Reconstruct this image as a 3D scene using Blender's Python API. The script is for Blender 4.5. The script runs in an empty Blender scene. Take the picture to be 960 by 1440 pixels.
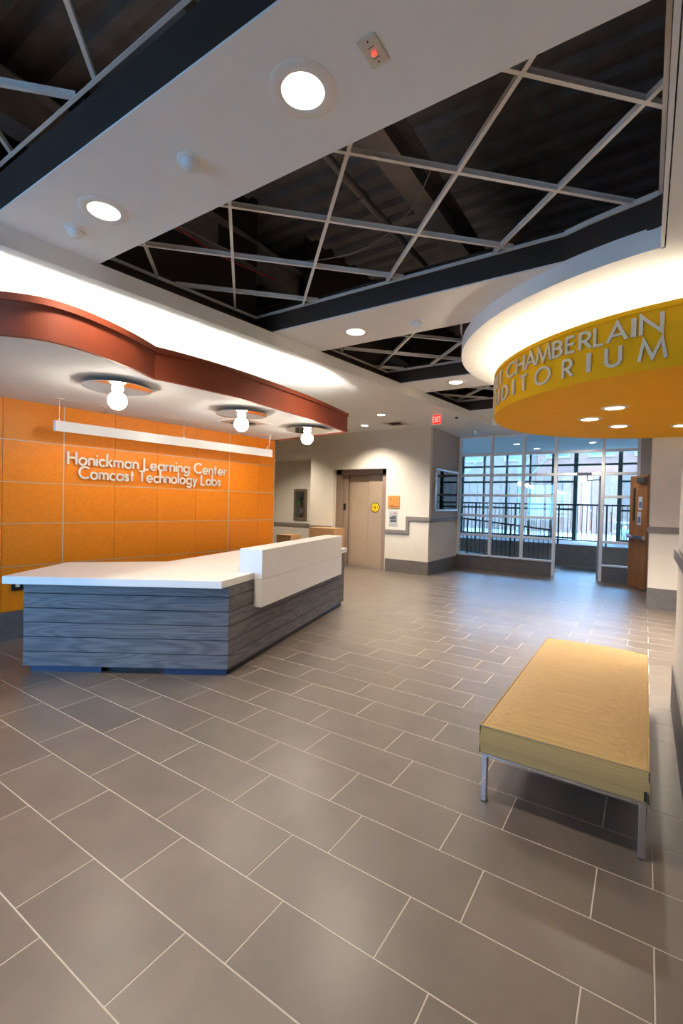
import bpy, math, random
from mathutils import Vector, Matrix
from mathutils.geometry import tessellate_polygon
random.seed(7)
SC = bpy.context.scene
COL = SC.collection

# ------------------------------------------------------------------ camera
CAM_H = 1.5707
F_PX, PITCH, ROLL, YAW = 651.944, .01905, .02409, -.5803
cyw, syw = math.cos(YAW), math.sin(YAW)
_right = Vector((cyw, -syw, 0)); _fwd = Vector((syw, cyw, 0)); _up = Vector((0, 0, 1))
_Fw = _fwd * math.cos(PITCH) - _up * math.sin(PITCH)
_Up = _fwd * math.sin(PITCH) + _up * math.cos(PITCH)
_X = _right * math.cos(ROLL) + _Up * math.sin(ROLL)
_Y = -_right * math.sin(ROLL) + _Up * math.cos(ROLL)
cam_d = bpy.data.cameras.new('camera')
cam = bpy.data.objects.new('camera', cam_d); COL.objects.link(cam)
cam_d.sensor_fit = 'VERTICAL'; cam_d.sensor_height = 36.0
cam_d.lens = F_PX / 1440 * 36.0
cam_d.clip_start = .02; cam_d.clip_end = 300
m = Matrix.Identity(4)
for i in range(3):
    m[i][0] = _X[i]; m[i][1] = _Y[i]; m[i][2] = -_Fw[i]
m[2][3] = CAM_H
cam.matrix_world = m
SC.camera = cam

def project(p):
    v = Vector(p) - Vector((0, 0, CAM_H))
    zz = v.dot(_Fw)
    if zz < .05: return None
    return 480 + F_PX * v.dot(_X) / zz, 720 - F_PX * v.dot(_Y) / zz

# ------------------------------------------------------------------ world, exposure
W = bpy.data.worlds.new('sky'); SC.world = W; W.use_nodes = True
bg = W.node_tree.nodes['Background']
bg.inputs[0].default_value = (.28, .57, 1.0, 1); bg.inputs[1].default_value = 17.0
SC.view_settings.view_transform = 'Standard'; SC.view_settings.look = 'None'
SC.view_settings.gamma = 1; SC.view_settings.use_curve_mapping = False
SC.view_settings.exposure = 0.5
SC.cycles.use_denoising = True
SC.cycles.max_bounces = 8; SC.cycles.diffuse_bounces = 4; SC.cycles.glossy_bounces = 4
SC.cycles.transparent_max_bounces = 16; SC.cycles.transmission_bounces = 4
SC.cycles.sample_clamp_indirect = 4.0; SC.cycles.caustics_reflective = False; SC.cycles.caustics_refractive = False

def portal(name, loc, rot, sx, sy):
    l = bpy.data.lights.new(name, 'AREA'); l.shape = 'RECTANGLE'; l.size = sx; l.size_y = sy
    l.cycles.is_portal = True
    o = bpy.data.objects.new(name, l); COL.objects.link(o); o.location = loc; o.rotation_euler = rot
portal('window_portal', (-4.1, -3.62, 1.75), (math.pi / 2, 0, 0), 2.7, 3.0)          # light travels +Y
portal('entrance_portal', (-2.2, 16.12, 1.95), (-math.pi / 2, 0, 0), 9.0, 2.7)       # light travels -Y

P_SPOT = 140.0
L_COVE = 75.0
L_GLOBE = 55.0
L_LINEAR = 14.0
WARM = (1.0, .89, .74)

# ------------------------------------------------------------------ materials
MATS = {}
def srgb(r, g, b):
    f = lambda c: (c / 255) / 12.92 if c / 255 <= .04045 else ((c / 255 + .055) / 1.055) ** 2.4
    return (f(r), f(g), f(b))
def mat(name, col, rough=.6, metal=0., var=.08, scale=6., bump=0., bscale=40., emit=None, stren=0., stretch=(1, 1, 1), objrand=0., coat=0., spec=.5):
    if name in MATS: return MATS[name]
    M = bpy.data.materials.new(name); M.use_nodes = True; nt = M.node_tree; N = nt.nodes; L = nt.links
    b = N['Principled BSDF']
    b.inputs['Roughness'].default_value = rough; b.inputs['Metallic'].default_value = metal
    b.inputs['Specular IOR Level'].default_value = spec
    b.inputs['Coat Weight'].default_value = coat; b.inputs['Coat Roughness'].default_value = .31
    tc = N.new('ShaderNodeTexCoord'); mp = N.new('ShaderNodeMapping'); mp.inputs['Scale'].default_value = stretch
    L.new(tc.outputs['Object'], mp.inputs['Vector'])
    oi = N.new('ShaderNodeObjectInfo')
    nz = N.new('ShaderNodeTexNoise'); nz.noise_dimensions = '4D'; nz.inputs['Scale'].default_value = scale; nz.inputs['Detail'].default_value = 5
    L.new(mp.outputs[0], nz.inputs['Vector'])
    mw = N.new('ShaderNodeMath'); mw.operation = 'MULTIPLY'; mw.inputs[1].default_value = 37.0
    L.new(oi.outputs['Random'], mw.inputs[0]); L.new(mw.outputs[0], nz.inputs['W'])
    rp = N.new('ShaderNodeValToRGB')
    rp.color_ramp.elements[0].position = .3; rp.color_ramp.elements[1].position = .7
    rp.color_ramp.elements[0].color = (*[max(0, c * (1 - var)) for c in col], 1)
    rp.color_ramp.elements[1].color = (*[min(1, c * (1 + var)) for c in col], 1)
    L.new(nz.outputs['Fac'], rp.inputs[0])
    out = rp.outputs[0]
    if objrand:
        hs = N.new('ShaderNodeHueSaturation')
        mr = N.new('ShaderNodeMapRange'); mr.inputs['To Min'].default_value = 1 - objrand; mr.inputs['To Max'].default_value = 1 + objrand
        L.new(oi.outputs['Random'], mr.inputs['Value']); L.new(mr.outputs[0], hs.inputs['Value']); L.new(out, hs.inputs['Color']); out = hs.outputs[0]
    L.new(out, b.inputs['Base Color'])
    if bump:
        bz = N.new('ShaderNodeTexNoise'); bz.inputs['Scale'].default_value = bscale; bz.inputs['Detail'].default_value = 4
        L.new(mp.outputs[0], bz.inputs['Vector'])
        bn = N.new('ShaderNodeBump'); bn.inputs['Strength'].default_value = bump; bn.inputs['Distance'].default_value = .01
        L.new(bz.outputs['Fac'], bn.inputs['Height']); L.new(bn.outputs[0], b.inputs['Normal'])
    if emit:
        b.inputs['Emission Color'].default_value = (*emit, 1); b.inputs['Emission Strength'].default_value = stren
    MATS[name] = M; M['_'] = 1
    return M

def wood_mat(name, dark, light, ring=9., rough=.55, sc=(1.3, 1., 9.), fine=(3., 1., 150.)):
    """flat-sawn grain running along local X"""
    M = bpy.data.materials.new(name); M.use_nodes = True; nt = M.node_tree; N = nt.nodes; L = nt.links
    b = N['Principled BSDF']; b.inputs['Roughness'].default_value = rough
    tc = N.new('ShaderNodeTexCoord'); oi = N.new('ShaderNodeObjectInfo')
    mu = N.new('ShaderNodeMath'); mu.operation = 'MULTIPLY'; mu.inputs[1].default_value = 53.
    L.new(oi.outputs['Random'], mu.inputs[0])
    mp = N.new('ShaderNodeMapping'); mp.inputs['Scale'].default_value = sc; L.new(tc.outputs['Object'], mp.inputs[0])
    nz = N.new('ShaderNodeTexNoise'); nz.noise_dimensions = '4D'; nz.inputs['Scale'].default_value = 1.0; nz.inputs['Detail'].default_value = 1.5; nz.inputs['Roughness'].default_value = .35
    L.new(mp.outputs[0], nz.inputs['Vector']); L.new(mu.outputs[0], nz.inputs['W'])
    m1 = N.new('ShaderNodeMath'); m1.operation = 'MULTIPLY'; m1.inputs[1].default_value = ring * 6.283
    L.new(nz.outputs['Fac'], m1.inputs[0])
    sn = N.new('ShaderNodeMath'); sn.operation = 'SINE'; L.new(m1.outputs[0], sn.inputs[0])
    hs = N.new('ShaderNodeMath'); hs.operation = 'MULTIPLY_ADD'; hs.inputs[1].default_value = .17; hs.inputs[2].default_value = .5; L.new(sn.outputs[0], hs.inputs[0])
    mp2 = N.new('ShaderNodeMapping'); mp2.inputs['Scale'].default_value = fine; L.new(tc.outputs['Object'], mp2.inputs[0])
    fn = N.new('ShaderNodeTexNoise'); fn.noise_dimensions = '4D'; fn.inputs['Scale'].default_value = 1.0; fn.inputs['Detail'].default_value = 4
    L.new(mp2.outputs[0], fn.inputs['Vector']); L.new(mu.outputs[0], fn.inputs['W'])
    f2 = N.new('ShaderNodeMath'); f2.operation = 'MULTIPLY_ADD'; f2.inputs[1].default_value = 1.1; f2.inputs[2].default_value = -.55; L.new(fn.outputs['Fac'], f2.inputs[0])
    ad = N.new('ShaderNodeMath'); ad.operation = 'ADD'; L.new(hs.outputs[0], ad.inputs[0]); L.new(f2.outputs[0], ad.inputs[1])
    rp = N.new('ShaderNodeValToRGB'); rp.color_ramp.elements[0].color = (*dark, 1); rp.color_ramp.elements[1].color = (*light, 1)
    rp.color_ramp.elements[0].position = .2; rp.color_ramp.elements[1].position = .8
    L.new(ad.outputs[0], rp.inputs[0]); L.new(rp.outputs[0], b.inputs['Base Color'])
    bn = N.new('ShaderNodeBump'); bn.inputs['Strength'].default_value = .12; bn.inputs['Distance'].default_value = .003
    L.new(ad.outputs[0], bn.inputs['Height']); L.new(bn.outputs[0], b.inputs['Normal'])
    MATS[name] = M; return M

def emis(name, col, s):
    if name in MATS: return MATS[name]
    M = mat(name, tuple(c * .85 for c in col), .5, var=.02, emit=col, stren=s)
    return M

def glass_mat(name, tint, rough=0.0):
    M = bpy.data.materials.new(name); M.use_nodes = True; nt = M.node_tree; N = nt.nodes; L = nt.links
    N.remove(N['Principled BSDF']); out = N['Material Output']
    t = N.new('ShaderNodeBsdfTransparent'); g = N.new('ShaderNodeBsdfGlossy'); g.inputs['Roughness'].default_value = rough
    nz = N.new('ShaderNodeTexNoise'); nz.inputs['Scale'].default_value = 2.
    rp = N.new('ShaderNodeValToRGB'); rp.color_ramp.elements[0].color = (*[c * .98 for c in tint], 1); rp.color_ramp.elements[1].color = (*tint, 1)
    L.new(nz.outputs['Fac'], rp.inputs[0]); L.new(rp.outputs[0], t.inputs['Color'])
    fr = N.new('ShaderNodeFresnel'); fr.inputs['IOR'].default_value = 1.5
    mx = N.new('ShaderNodeMixShader'); L.new(fr.outputs[0], mx.inputs[0]); L.new(t.outputs[0], mx.inputs[1]); L.new(g.outputs[0], mx.inputs[2])
    L.new(mx.outputs[0], out.inputs['Surface']); MATS[name] = M; return M

m_ceil = mat('ceiling_paint', (.84, .86, .85), .8, var=.02, bump=.03, bscale=120)
m_cream = mat('wall_paint_cream', (.66, .60, .51), .7, var=.03, bump=.03, bscale=90)
m_taupe = mat('wall_paint_taupe', (.46, .41, .37), .7, var=.03)
m_base = mat('base_tile_grey', (.125, .112, .108), .55, var=.15, scale=12)
m_rail = mat('bumper_rail', (.20, .175, .15), .5, var=.05)
m_black = mat('plenum_black', (.020, .012, .008), .7, var=.2)
m_deck = mat('roof_deck_grey', (.17, .15, .145), .7, var=.2)
m_beam = mat('plenum_beam', (.17, .145, .135), .7, var=.2)
m_alu = mat('brushed_aluminium', (.62, .62, .63), .38, 1., var=.05)
m_tee = mat('ceiling_tee_paint', (.78, .77, .75), .4, 0.0, var=.04)
m_tile = mat('floor_tile', (.136, .106, .083), .5, var=.14, scale=5, bump=.10, bscale=60, objrand=.10, spec=.5, coat=.8)
m_grout = mat('grout', (.52, .46, .38), .8, var=.08, scale=30)
m_orange = mat('orange_panel', (.82, .235, .008), .42, var=.06, scale=26, objrand=.03, spec=.4)
m_groove = mat('panel_reveal', (.46, .38, .30), .5, .3, var=.05)
m_red = mat('red_orange_laminate', (.26, .046, .014), .6, var=.08, scale=8)
m_yellow = mat('yellow_paint', (.92, .46, .008), .75, var=.03, spec=.15)
m_white = mat('white_solid_surface', (.82, .80, .76), .30, var=.02)
m_whitep = mat('white_paint_metal', (.80, .78, .74), .4, var=.03)
m_mull = mat('mullion_white', (.84, .84, .85), .45, var=.03)
m_letter = mat('letter_cream', (.74, .68, .58), .45, var=.03)
m_lsilver = mat('letter_silver', (.76, .64, .46), .45, .1, var=.04)
m_toe = mat('toe_kick_blue', (.014, .035, .085), .5, var=.1)
m_plank = wood_mat('grey_stained_ash', (.070, .068, .074), (.170, .160, .164), 11., .55, (.9, 1., 9.), (2.5, 1., 170.))
m_core = mat('desk_core', (.03, .03, .033), .7)
m_door = wood_mat('oak_veneer', (.26, .10, .03), (.38, .165, .055), 2., .4, (5., 5., .6), (60., 60., 2.))
m_brown = mat('elevator_taupe', (.38, .28, .20), .45, var=.04)
m_browndk = mat('elevator_frame', (.28, .20, .15), .45, var=.04)
m_chrome = mat('chrome', (.75, .76, .80), .16, 1., var=.03)
m_mirror = mat('mirror_disc', (.88, .86, .84), .06, 1., var=.01)
m_blackp = mat('black_plastic', (.015, .015, .015), .4)
m_green = mat('green_frame', (.016, .085, .07), .45, var=.05)
m_iron = mat('black_iron', (.018, .018, .022), .5)
m_glass = glass_mat('clear_glass', (.88, .95, .98))
m_card = mat('cardboard', (.40, .22, .10), .8, var=.08)
m_tape = mat('packing_tape', (.50, .30, .14), .3)
m_redp = mat('red_paint', (.45, .015, .012), .35)

# ------------------------------------------------------------------ geometry helpers
class MB:
    def __init__(s): s.v = []; s.f = []; s.smooth = False
    def add(s, vs, fs):
        n = len(s.v); s.v += [tuple(v) for v in vs]; s.f += [tuple(i + n for i in f) for f in fs]; return s
    def box(s, x0, x1, y0, y1, z0, z1):
        return s.obox((0, 0, 0), (1, 0, 0), (0, 1, 0), (0, 0, 1), (x0, x1), (y0, y1), (z0, z1))
    def obox(s, o, ex, ey, ez, a, b, c):
        o = Vector(o); ex = Vector(ex); ey = Vector(ey); ez = Vector(ez)
        vs = [o + ex * p + ey * q + ez * r for r in c for q in b for p in a]
        return s.add(vs, [(0, 2, 3, 1), (4, 5, 7, 6), (0, 1, 5, 4), (2, 6, 7, 3), (0, 4, 6, 2), (1, 3, 7, 5)])
    def prism(s, poly, z0, z1, holes=()):
        loops = [list(poly)] + [list(h) for h in holes]
        tri = tessellate_polygon([[Vector((p[0], p[1], 0)) for p in l] for l in loops])
        flat = [p for l in loops for p in l]; n = len(flat)
        vs = [(p[0], p[1], z0) for p in flat] + [(p[0], p[1], z1) for p in flat]
        fs = []
        for t in tri:
            a, b, c = [Vector(flat[i]).to_2d() for i in t]
            if (b - a).cross(c - a) < 0: t = (t[0], t[2], t[1])
            fs.append((t[2], t[1], t[0])); fs.append((t[0] + n, t[1] + n, t[2] + n))
        k = 0
        for li, l in enumerate(loops):
            A = sum(l[i][0] * l[(i + 1) % len(l)][1] - l[(i + 1) % len(l)][0] * l[i][1] for i in range(len(l)))
            ccw = (A > 0) == (li == 0)
            for i in range(len(l)):
                a, b = k + i, k + (i + 1) % len(l)
                fs.append((a, b, b + n, a + n) if ccw else (b, a, a + n, b + n))
            k += len(l)
        return s.add(vs, fs)
    def ribbon(s, path, z0, z1, t, side=1, closed=False):
        """wall of thickness t along a plan path; thickness goes to the left (side=1) of the path"""
        off = offset(path, t * side, closed); n = len(path); vs = []
        for (a, b) in zip(path, off):
            vs += [(a[0], a[1], z0), (a[0], a[1], z1), (b[0], b[1], z1), (b[0], b[1], z0)]
        fs = []
        for i in range(n if closed else n - 1):
            p, q = 4 * i, 4 * ((i + 1) % n)
            for j in range(4):
                k = (j + 1) % 4
                fs.append((p + j, q + j, q + k, p + k) if side > 0 else (p + k, q + k, q + j, p + j))
        if not closed:
            fs.append((0, 1, 2, 3) if side > 0 else (3, 2, 1, 0)); e = 4 * (n - 1)
            fs.append((e + 3, e + 2, e + 1, e) if side > 0 else (e, e + 1, e + 2, e + 3))
        return s.add(vs, fs)
    def tube(s, path, r, n=8, cap=True):
        path = [Vector(p) for p in path]; vs = []; N = len(path)
        u = None
        for i, p in enumerate(path):
            d = (path[min(i + 1, N - 1)] - path[max(i - 1, 0)]).normalized()
            if u is None:
                u = d.orthogonal().normalized()
            else:
                u = (u - d * u.dot(d)).normalized()
            w = d.cross(u)
            for k in range(n):
                a = 2 * math.pi * k / n; vs.append(p + (u * math.cos(a) + w * math.sin(a)) * r)
        fs = []
        for i in range(N - 1):
            for k in range(n):
                a, b = i * n + k, i * n + (k + 1) % n; fs.append((a, b, b + n, a + n))
        if cap: fs.append(tuple(reversed(range(n)))); fs.append(tuple(range((N - 1) * n, N * n)))
        return s.add(vs, fs)
    def lathe(s, c, prof, n=32, axis='Z', cap=True):
        vs = []; fs = []; c = Vector(c)
        for r, h in prof:
            for k in range(n):
                a = 2 * math.pi * k / n; x, y = r * math.cos(a), r * math.sin(a)
                vs.append(c + (Vector((x, y, h)) if axis == 'Z' else Vector((x, -h, y)) if axis == 'Y' else Vector((h, x, y))))
        for i in range(len(prof) - 1):
            for k in range(n):
                a, b = i * n + k, i * n + (k + 1) % n; fs.append((a, b, b + n, a + n))
        if cap and prof[0][0] > 1e-5: fs.append(tuple(reversed(range(n))))
        if cap and prof[-1][0] > 1e-5: fs.append(tuple(range((len(prof) - 1) * n, len(prof) * n)))
        return s.add(vs, fs)
    def mesh(s, name, material, smooth=False):
        me = bpy.data.meshes.new(name); me.from_pydata(s.v, [], s.f); me.validate(); me.update()
        me.materials.append(material)
        if smooth:
            me.polygons.foreach_set('use_smooth', [True] * len(me.polygons))
        return me
    def build(s, name, material, parent=None, smooth=False, bevel=0., origin=None, seg=2, frame=None):
        if origin is not None:
            o_ = Vector(origin); s.v = [tuple(Vector(v) - o_) for v in s.v]
        if frame is not None:
            s.v = [tuple(Vector(v).dot(e) for e in frame) for v in s.v]
        o = bpy.data.objects.new(name, s.mesh(name, material, smooth)); COL.objects.link(o)
        loc = Vector(origin) if origin is not None else Vector((0, 0, 0))
        if parent is not None:
            o.parent = parent; loc = loc - WORLD(parent)
        o.location = loc
        if frame is not None:
            o.rotation_euler = Matrix([list(e) for e in frame]).transposed().to_euler()
        if bevel:
            b = o.modifiers.new('bevel', 'BEVEL'); b.width = bevel; b.segments = seg; b.limit_method = 'ANGLE'
        if smooth:
            try:
                e = o.modifiers.new('split', 'EDGE_SPLIT'); e.split_angle = math.radians(38)
            except Exception: pass
        return o
def WORLD(o):
    v = Vector(o.location)
    while o.parent: o = o.parent; v = v + Vector(o.location)
    return v
def offset(path, t, closed=False):
    n = len(path); out = []
    for i in range(n):
        p = Vector(path[i][:2])
        a = Vector(path[(i - 1) % n][:2]) if (closed or i > 0) else None
        b = Vector(path[(i + 1) % n][:2]) if (closed or i < n - 1) else None
        d1 = (p - a).normalized() if a is not None else None
        d2 = (b - p).normalized() if b is not None else None
        d1 = d1 or d2; d2 = d2 or d1
        n1 = Vector((-d1.y, d1.x)); n2 = Vector((-d2.y, d2.x)); mm = (n1 + n2)
        mm = mm.normalized() if mm.length > 1e-6 else n1
        k = t / max(.35, mm.dot(n1)); q = p + mm * k; out.append((q.x, q.y))
    return out
def tag(o, label=None, cat=None, group=None, kind=None):
    if label: o['label'] = label
    if cat: o['category'] = cat
    if group: o['group'] = group
    if kind: o['kind'] = kind
    return o
def empty(name, loc, label=None, cat=None, group=None, kind=None):
    o = bpy.data.objects.new(name, None); COL.objects.link(o); o.location = loc; o.empty_display_size = .1
    return tag(o, label, cat, group, kind)
def struct(o): o['kind'] = 'structure'; return o
def arc(cx, cy, r, a0, a1, n=24, ry=None):
    ry = r if ry is None else ry
    return [(cx + r * math.cos(math.radians(a0 + (a1 - a0) * i / n)), cy + ry * math.sin(math.radians(a0 + (a1 - a0) * i / n))) for i in range(n + 1)]

# ------------------------------------------------------------------ key dimensions
ZC, ZB, ZS = 3.32, 3.46, 2.61          # low ceiling, upper bands, soffit underside
fx = lambda y: -3.75 + .113 * (y - 2.087)     # slanted fascia line
wx = lambda y: -5.743 + .113 * (y - 2.13)     # slanted orange wall
RC, R1, RD = (.381, 6.089), 2.37, 1.98
YB0, YB1 = -3.6, 10.15                 # near end wall, end of the upper bands

# ------------------------------------------------------------------ floor: grout bed + tiles
TW, TL = .3048, .6096
fl = struct(MB().box(-9.6, 2.6, -3.7, 13.95, -.06, -.0012).build('floor', m_grout))
def tile_mesh(w, l):
    g, b = .0027, .0008; mb = MB()
    x0, x1, y0, y1 = g, l - g, g, w - g
    vs = [(x0, y0, -.02), (x1, y0, -.02), (x1, y1, -.02), (x0, y1, -.02), (x0, y0, -b), (x1, y0, -b), (x1, y1, -b), (x0, y1, -b),
          (x0 + b, y0 + b, 0), (x1 - b, y0 + b, 0), (x1 - b, y1 - b, 0), (x0 + b, y1 - b, 0)]
    fs = [(8, 9, 10, 11)]
    for lo in (0, 4):
        for i in range(4): fs.append((lo + i, lo + (i + 1) % 4, lo + 4 + (i + 1) % 4, lo + 4 + i))
    return mb.add(vs, fs)
tiles = []
V0 = .50217 * CAM_H; OFF = {0: .305 * CAM_H, 1: .046 * CAM_H}
for k in range(-16, 44):
    y = V0 + k * TW
    if y < -3.6 or y > 13.6: continue
    off = OFF[k % 2] % TL
    n0 = int((-9.5 - off) // TL) ; x = off + n0 * TL
    while x < 2.5:
        if x > -9.6 and x + TL < 2.75: tiles.append((x, y))
        x += TL
def area(t):
    P = [project((t[0] + a, t[1] + b, 0)) for a, b in ((0, 0), (TL, 0), (TL, TW), (0, TW))]
    if any(p is None for p in P): return 0
    if all(p[0] < 0 or p[0] > 960 for p in P) or all(p[1] > 1440 for p in P): return 0
    cxm = t[0] + TL / 2; cym = t[1] + TW / 2
    if cxm > .25 or cxm < wx(cym): return 0
    if -4.6 < cxm < -3.3 and 2.7 < cym < 5.8 and cxm < -3.2 - .25 * (cym - 2.9): return 0
    A = 0
    for i in range(4):
        a, b = P[i], P[(i + 1) % 4]; A += a[0] * b[1] - b[0] * a[1]
    return abs(A) / 2
tiles.sort(key=area, reverse=True)
tme = tile_mesh(TW, TL).mesh('tile', m_tile)
for (x, y) in tiles[:300]:
    o = bpy.data.objects.new('tile', tme); COL.objects.link(o); o.parent = fl; o.location = (x, y, random.uniform(-.0004, .0004))
rest = MB(); tb = tile_mesh(TW, TL)
for (x, y) in tiles[300:]:
    rest.add([(v[0] + x, v[1] + y, v[2]) for v in tb.v], tb.f)
tag(rest.build('tile_field', m_tile, fl), kind='stuff')

# ------------------------------------------------------------------ lights helper (recessed downlight)
def circle(cx, cy, r, n=28): return [(cx + r * math.cos(2 * math.pi * i / n), cy + r * math.sin(2 * math.pi * i / n)) for i in range(n)]
DL = []
def downlight(x, y, z, r_out, r_in, label, group, power=1.0, depth=.10, angle=125, tilt=0, glow=6.0):
    t = empty('downlight', (x, y, z), label, 'ceiling light', group)
    mb = MB(); prof = [(r_in, .006), (r_in, -.006), (r_in + .01, -.010), (r_out - .012, -.008), (r_out, -.002), (r_out, .0)]
    mb.lathe((x, y, z), prof + [prof[0]], 40, cap=False); mb.build('trim_ring', m_whitep, t, smooth=True)
    vs = []; n = 40
    rf = MB()
    for rr, hh in ((r_in, 0.), (r_in * .95, depth * .5), (r_in * .80, depth)):
        vs += [(x + rr * math.cos(2 * math.pi * k / n), y + rr * math.sin(2 * math.pi * k / n), z + hh) for k in range(n)]
    rf.add(vs, [(i * n + (k + 1) % n, i * n + k, i * n + k + n, i * n + (k + 1) % n + n) for i in range(2) for k in range(n)])
    rf.build('reflector', mat('downlight_reflector', (.85, .82, .76), .3, .3, var=.02), t, smooth=True)
    ln = MB().prism(circle(x, y, r_in * .80, 40), z + depth, z + depth + .01)
    ln.build('lens', emis('downlight_lens_%g' % glow, (1., .90, .74), glow), t)
    l = bpy.data.lights.new('downlight_lamp', 'SPOT'); l.energy = P_SPOT * power; l.color = WARM; l.spot_size = math.radians(angle); l.spot_blend = .8; l.shadow_soft_size = r_in * .7
    lo = bpy.data.objects.new('downlight_lamp', l); COL.objects.link(lo); lo.parent = t; lo.location = (0, 0, depth * .35)
    DL.append((x, y, z, r_in))
    return t

# positions of recessed lights per ceiling level (needed for the cut-outs)
band_lights = [(-1.373, 1.687), (-3.042, 1.701), (-2.721, 4.348), (-2.475, 6.869), (-1.2, -1.6), (-2.6, -1.6)]
low_lights = [(-4.375, 8.008), (-5.30, 8.95), (-4.95, 7.6), (-1.2, 10.9), (-7.7, 8.7)]  # last one is an added lamp, out of view, to brighten the alcove
drum_lights = [(-.299, 5.519), (-.576, 6.092), (-.312, 6.757), (.345, 7.002), (.9, 6.0)]
R_BAND, R_LOW, R_DRUM = .098, .075, .085

# ------------------------------------------------------------------ ceilings
def ring_x(y):
    """left x of the white ring at this y, or the straight edge"""
    d = y - RC[1]
    if abs(d) < R1:
        return min(.03 if y < RC[1] else .06, RC[0] - math.sqrt(R1 * R1 - d * d))
    return .03 if y < RC[1] else .06
def ysteps(a, b, n=26): return [a + (b - a) * i / n for i in range(n + 1)]
bands = [(YB0, -.75), (1.342, 2.07), (3.92, 4.71), (6.57, 7.29), (9.10, YB1)]
holes_y = [(-.75, 1.342), (2.07, 3.92), (4.71, 6.57), (7.29, 9.10)]
cut = .012
for (a, b) in bands:
    ys = ysteps(a, b)
    poly = [(fx(a), a)] + [(ring_x(y), y) for y in ys] + [(fx(b), b)]
    hs = [circle(x, y, R_BAND) for (x, y) in band_lights if a < y < b]
    struct(MB().prism(poly, ZB, ZB + .012, hs).build('ceiling', m_ceil))
# black upstands on both sides of every opening, and along the ring
up = MB()
for (a, b) in holes_y:
    ztop = 3.72
    for y, s in ((a, -1), (b, 1)):
        y0, y1 = (y - .03, y - .001) if s < 0 else (y + .001, y + .03)
        yy = (y0 + y1) / 2
        up.box(fx(yy) - .35, min(.06, ring_x(yy) + .05), y0, y1, ZB + .001 if True else ZB, ztop)
    # set back wall along the slanted fascia, black ledge in front of it
    up.prism([(fx(a) + .0, a), (fx(b) + .0, b), (fx(b) - .30, b), (fx(a) - .30, a)], ZB - .001, ZB + .01)
    up.prism([(fx(a) - .27, a), (fx(b) - .27, b), (fx(b) - .30, b), (fx(a) - .30, a)], ZB, ZB + 1.6)
    # right side
    path = [(ring_x(y) + .001, y) for y in ysteps(a - .03, b + .03, 40)]
    up.ribbon(path, ZB - .001, 3.72, .02, -1)
struct(up.build('ceiling_opening_upstand', m_black))
# white fascia between the bands and the low ceiling on the left
struct(MB().prism([(fx(YB0), YB0), (fx(YB1), YB1), (fx(YB1) - .02, YB1), (fx(YB0) - .02, YB0)], ZC, ZB).build('ceiling_fascia', m_ceil))
# low ceiling, left and far
poly = [(-9.6, YB0), (fx(YB0) - .021, YB0), (fx(YB1) - .021, YB1), (fx(YB1) - .021, YB1 + .021), (.1, YB1 + .021), (.1, 11.66), (-9.6, 11.66)]
struct(MB().prism(poly, ZC, ZC + .012, [circle(x, y, R_LOW) for x, y in low_lights]).build('ceiling', m_ceil))
struct(MB().box(fx(YB1) - .02, .1, YB1, YB1 + .02, ZC, ZB + .02).build('ceiling_fascia', m_ceil))
# low ceiling on the right with the round ring
th0 = math.degrees(math.acos((.03 - RC[0]) / R1)); th1 = math.degrees(math.acos((.06 - RC[0]) / R1))
ring_arc = arc(RC[0], RC[1], R1, th1, 360 - th0, 72)
poly = [(.051, YB0), (2.6, YB0), (2.6, YB1), (.081, YB1)] + arc(RC[0], RC[1], R1 - .021, th1 - .6, 360 - th0 + .6, 72)
struct(MB().prism(poly, ZC, ZC + .012).build('ceiling', m_ceil))
struct(MB().ribbon(ring_arc, ZC, ZB + .012, .02, 1).build('ceiling_fascia', m_ceil))
struct(MB().box(.03, .05, YB0, ring_arc[-1][1], ZC, ZB + .012).build('ceiling_fascia', m_ceil))
struct(MB().box(.06, .08, ring_arc[0][1], YB1, ZC, ZB + .012).build('ceiling_fascia', m_ceil))

# plenum above: ribbed deck, sides, beams, pipe, wires
ZD = 4.95
dk = MB(); y = YB0
prof = []
while y < YB1 + .1:
    prof += [(y, ZD), (y + .10, ZD), (y + .13, ZD + .06), (y + .23, ZD + .06)]; y += .26
vs = []; fs = []
for (yy, zz) in prof: vs += [(-9.6, yy, zz), (2.6, yy, zz)]
for i in range(len(prof) - 1): fs.append((2 * i, 2 * i + 2, 2 * i + 3, 2 * i + 1))
dk.add(vs, fs)
deck = struct(dk.build('roof_deck', m_deck))
struct(MB().box(-9.6, 2.6, YB0, YB1 + .4, ZD + .07, ZD + .12).build('roof_slab', m_black))
sd = MB().box(-9.62, -9.58, YB0, YB1 + .4, ZC, ZD + .1).box(2.58, 2.62, YB0, YB1 + .4, ZC, ZD + .1).box(-9.6, 2.6, YB0 - .04, YB0, ZC, ZD + .1).box(-9.6, 2.6, YB1 + .3, YB1 + .34, ZC + .02, ZD + .1)
struct(sd.build('plenum_wall', m_black))
def ibeam(x, z, name, label, w=.20, h=.30):
    t = empty(name, (x, 3.5, z), label, 'beam')
    MB().box(x - w / 2, x + w / 2, YB0, YB1, z, z + .018).build('flange', m_beam, t)
    MB().box(x - w / 2, x + w / 2, YB0, YB1, z + h, z + h + .018).build('flange', m_beam, t)
    MB().box(x - .008, x + .008, YB0, YB1, z + .018, z + h).build('web', m_beam, t)
ibeam(-1.72, 4.2, 'steel_beam', 'dark steel beam seen through the middle of the largest ceiling opening')
ibeam(-3.88, 4.2, 'steel_beam', 'dark steel beam above the left end of the largest ceiling opening')
pp = empty('overhead_pipe', (-2.03, 2.7, 4.1), 'dark grey pipe running above the silver ceiling grid', 'pipe')
MB().tube([(-2.03, YB0, 4.1), (-2.03, YB1, 4.1)], .032, 14).build('pipe_run', mat('pipe_grey', (.09, .08, .075), .5), pp, smooth=True)
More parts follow.
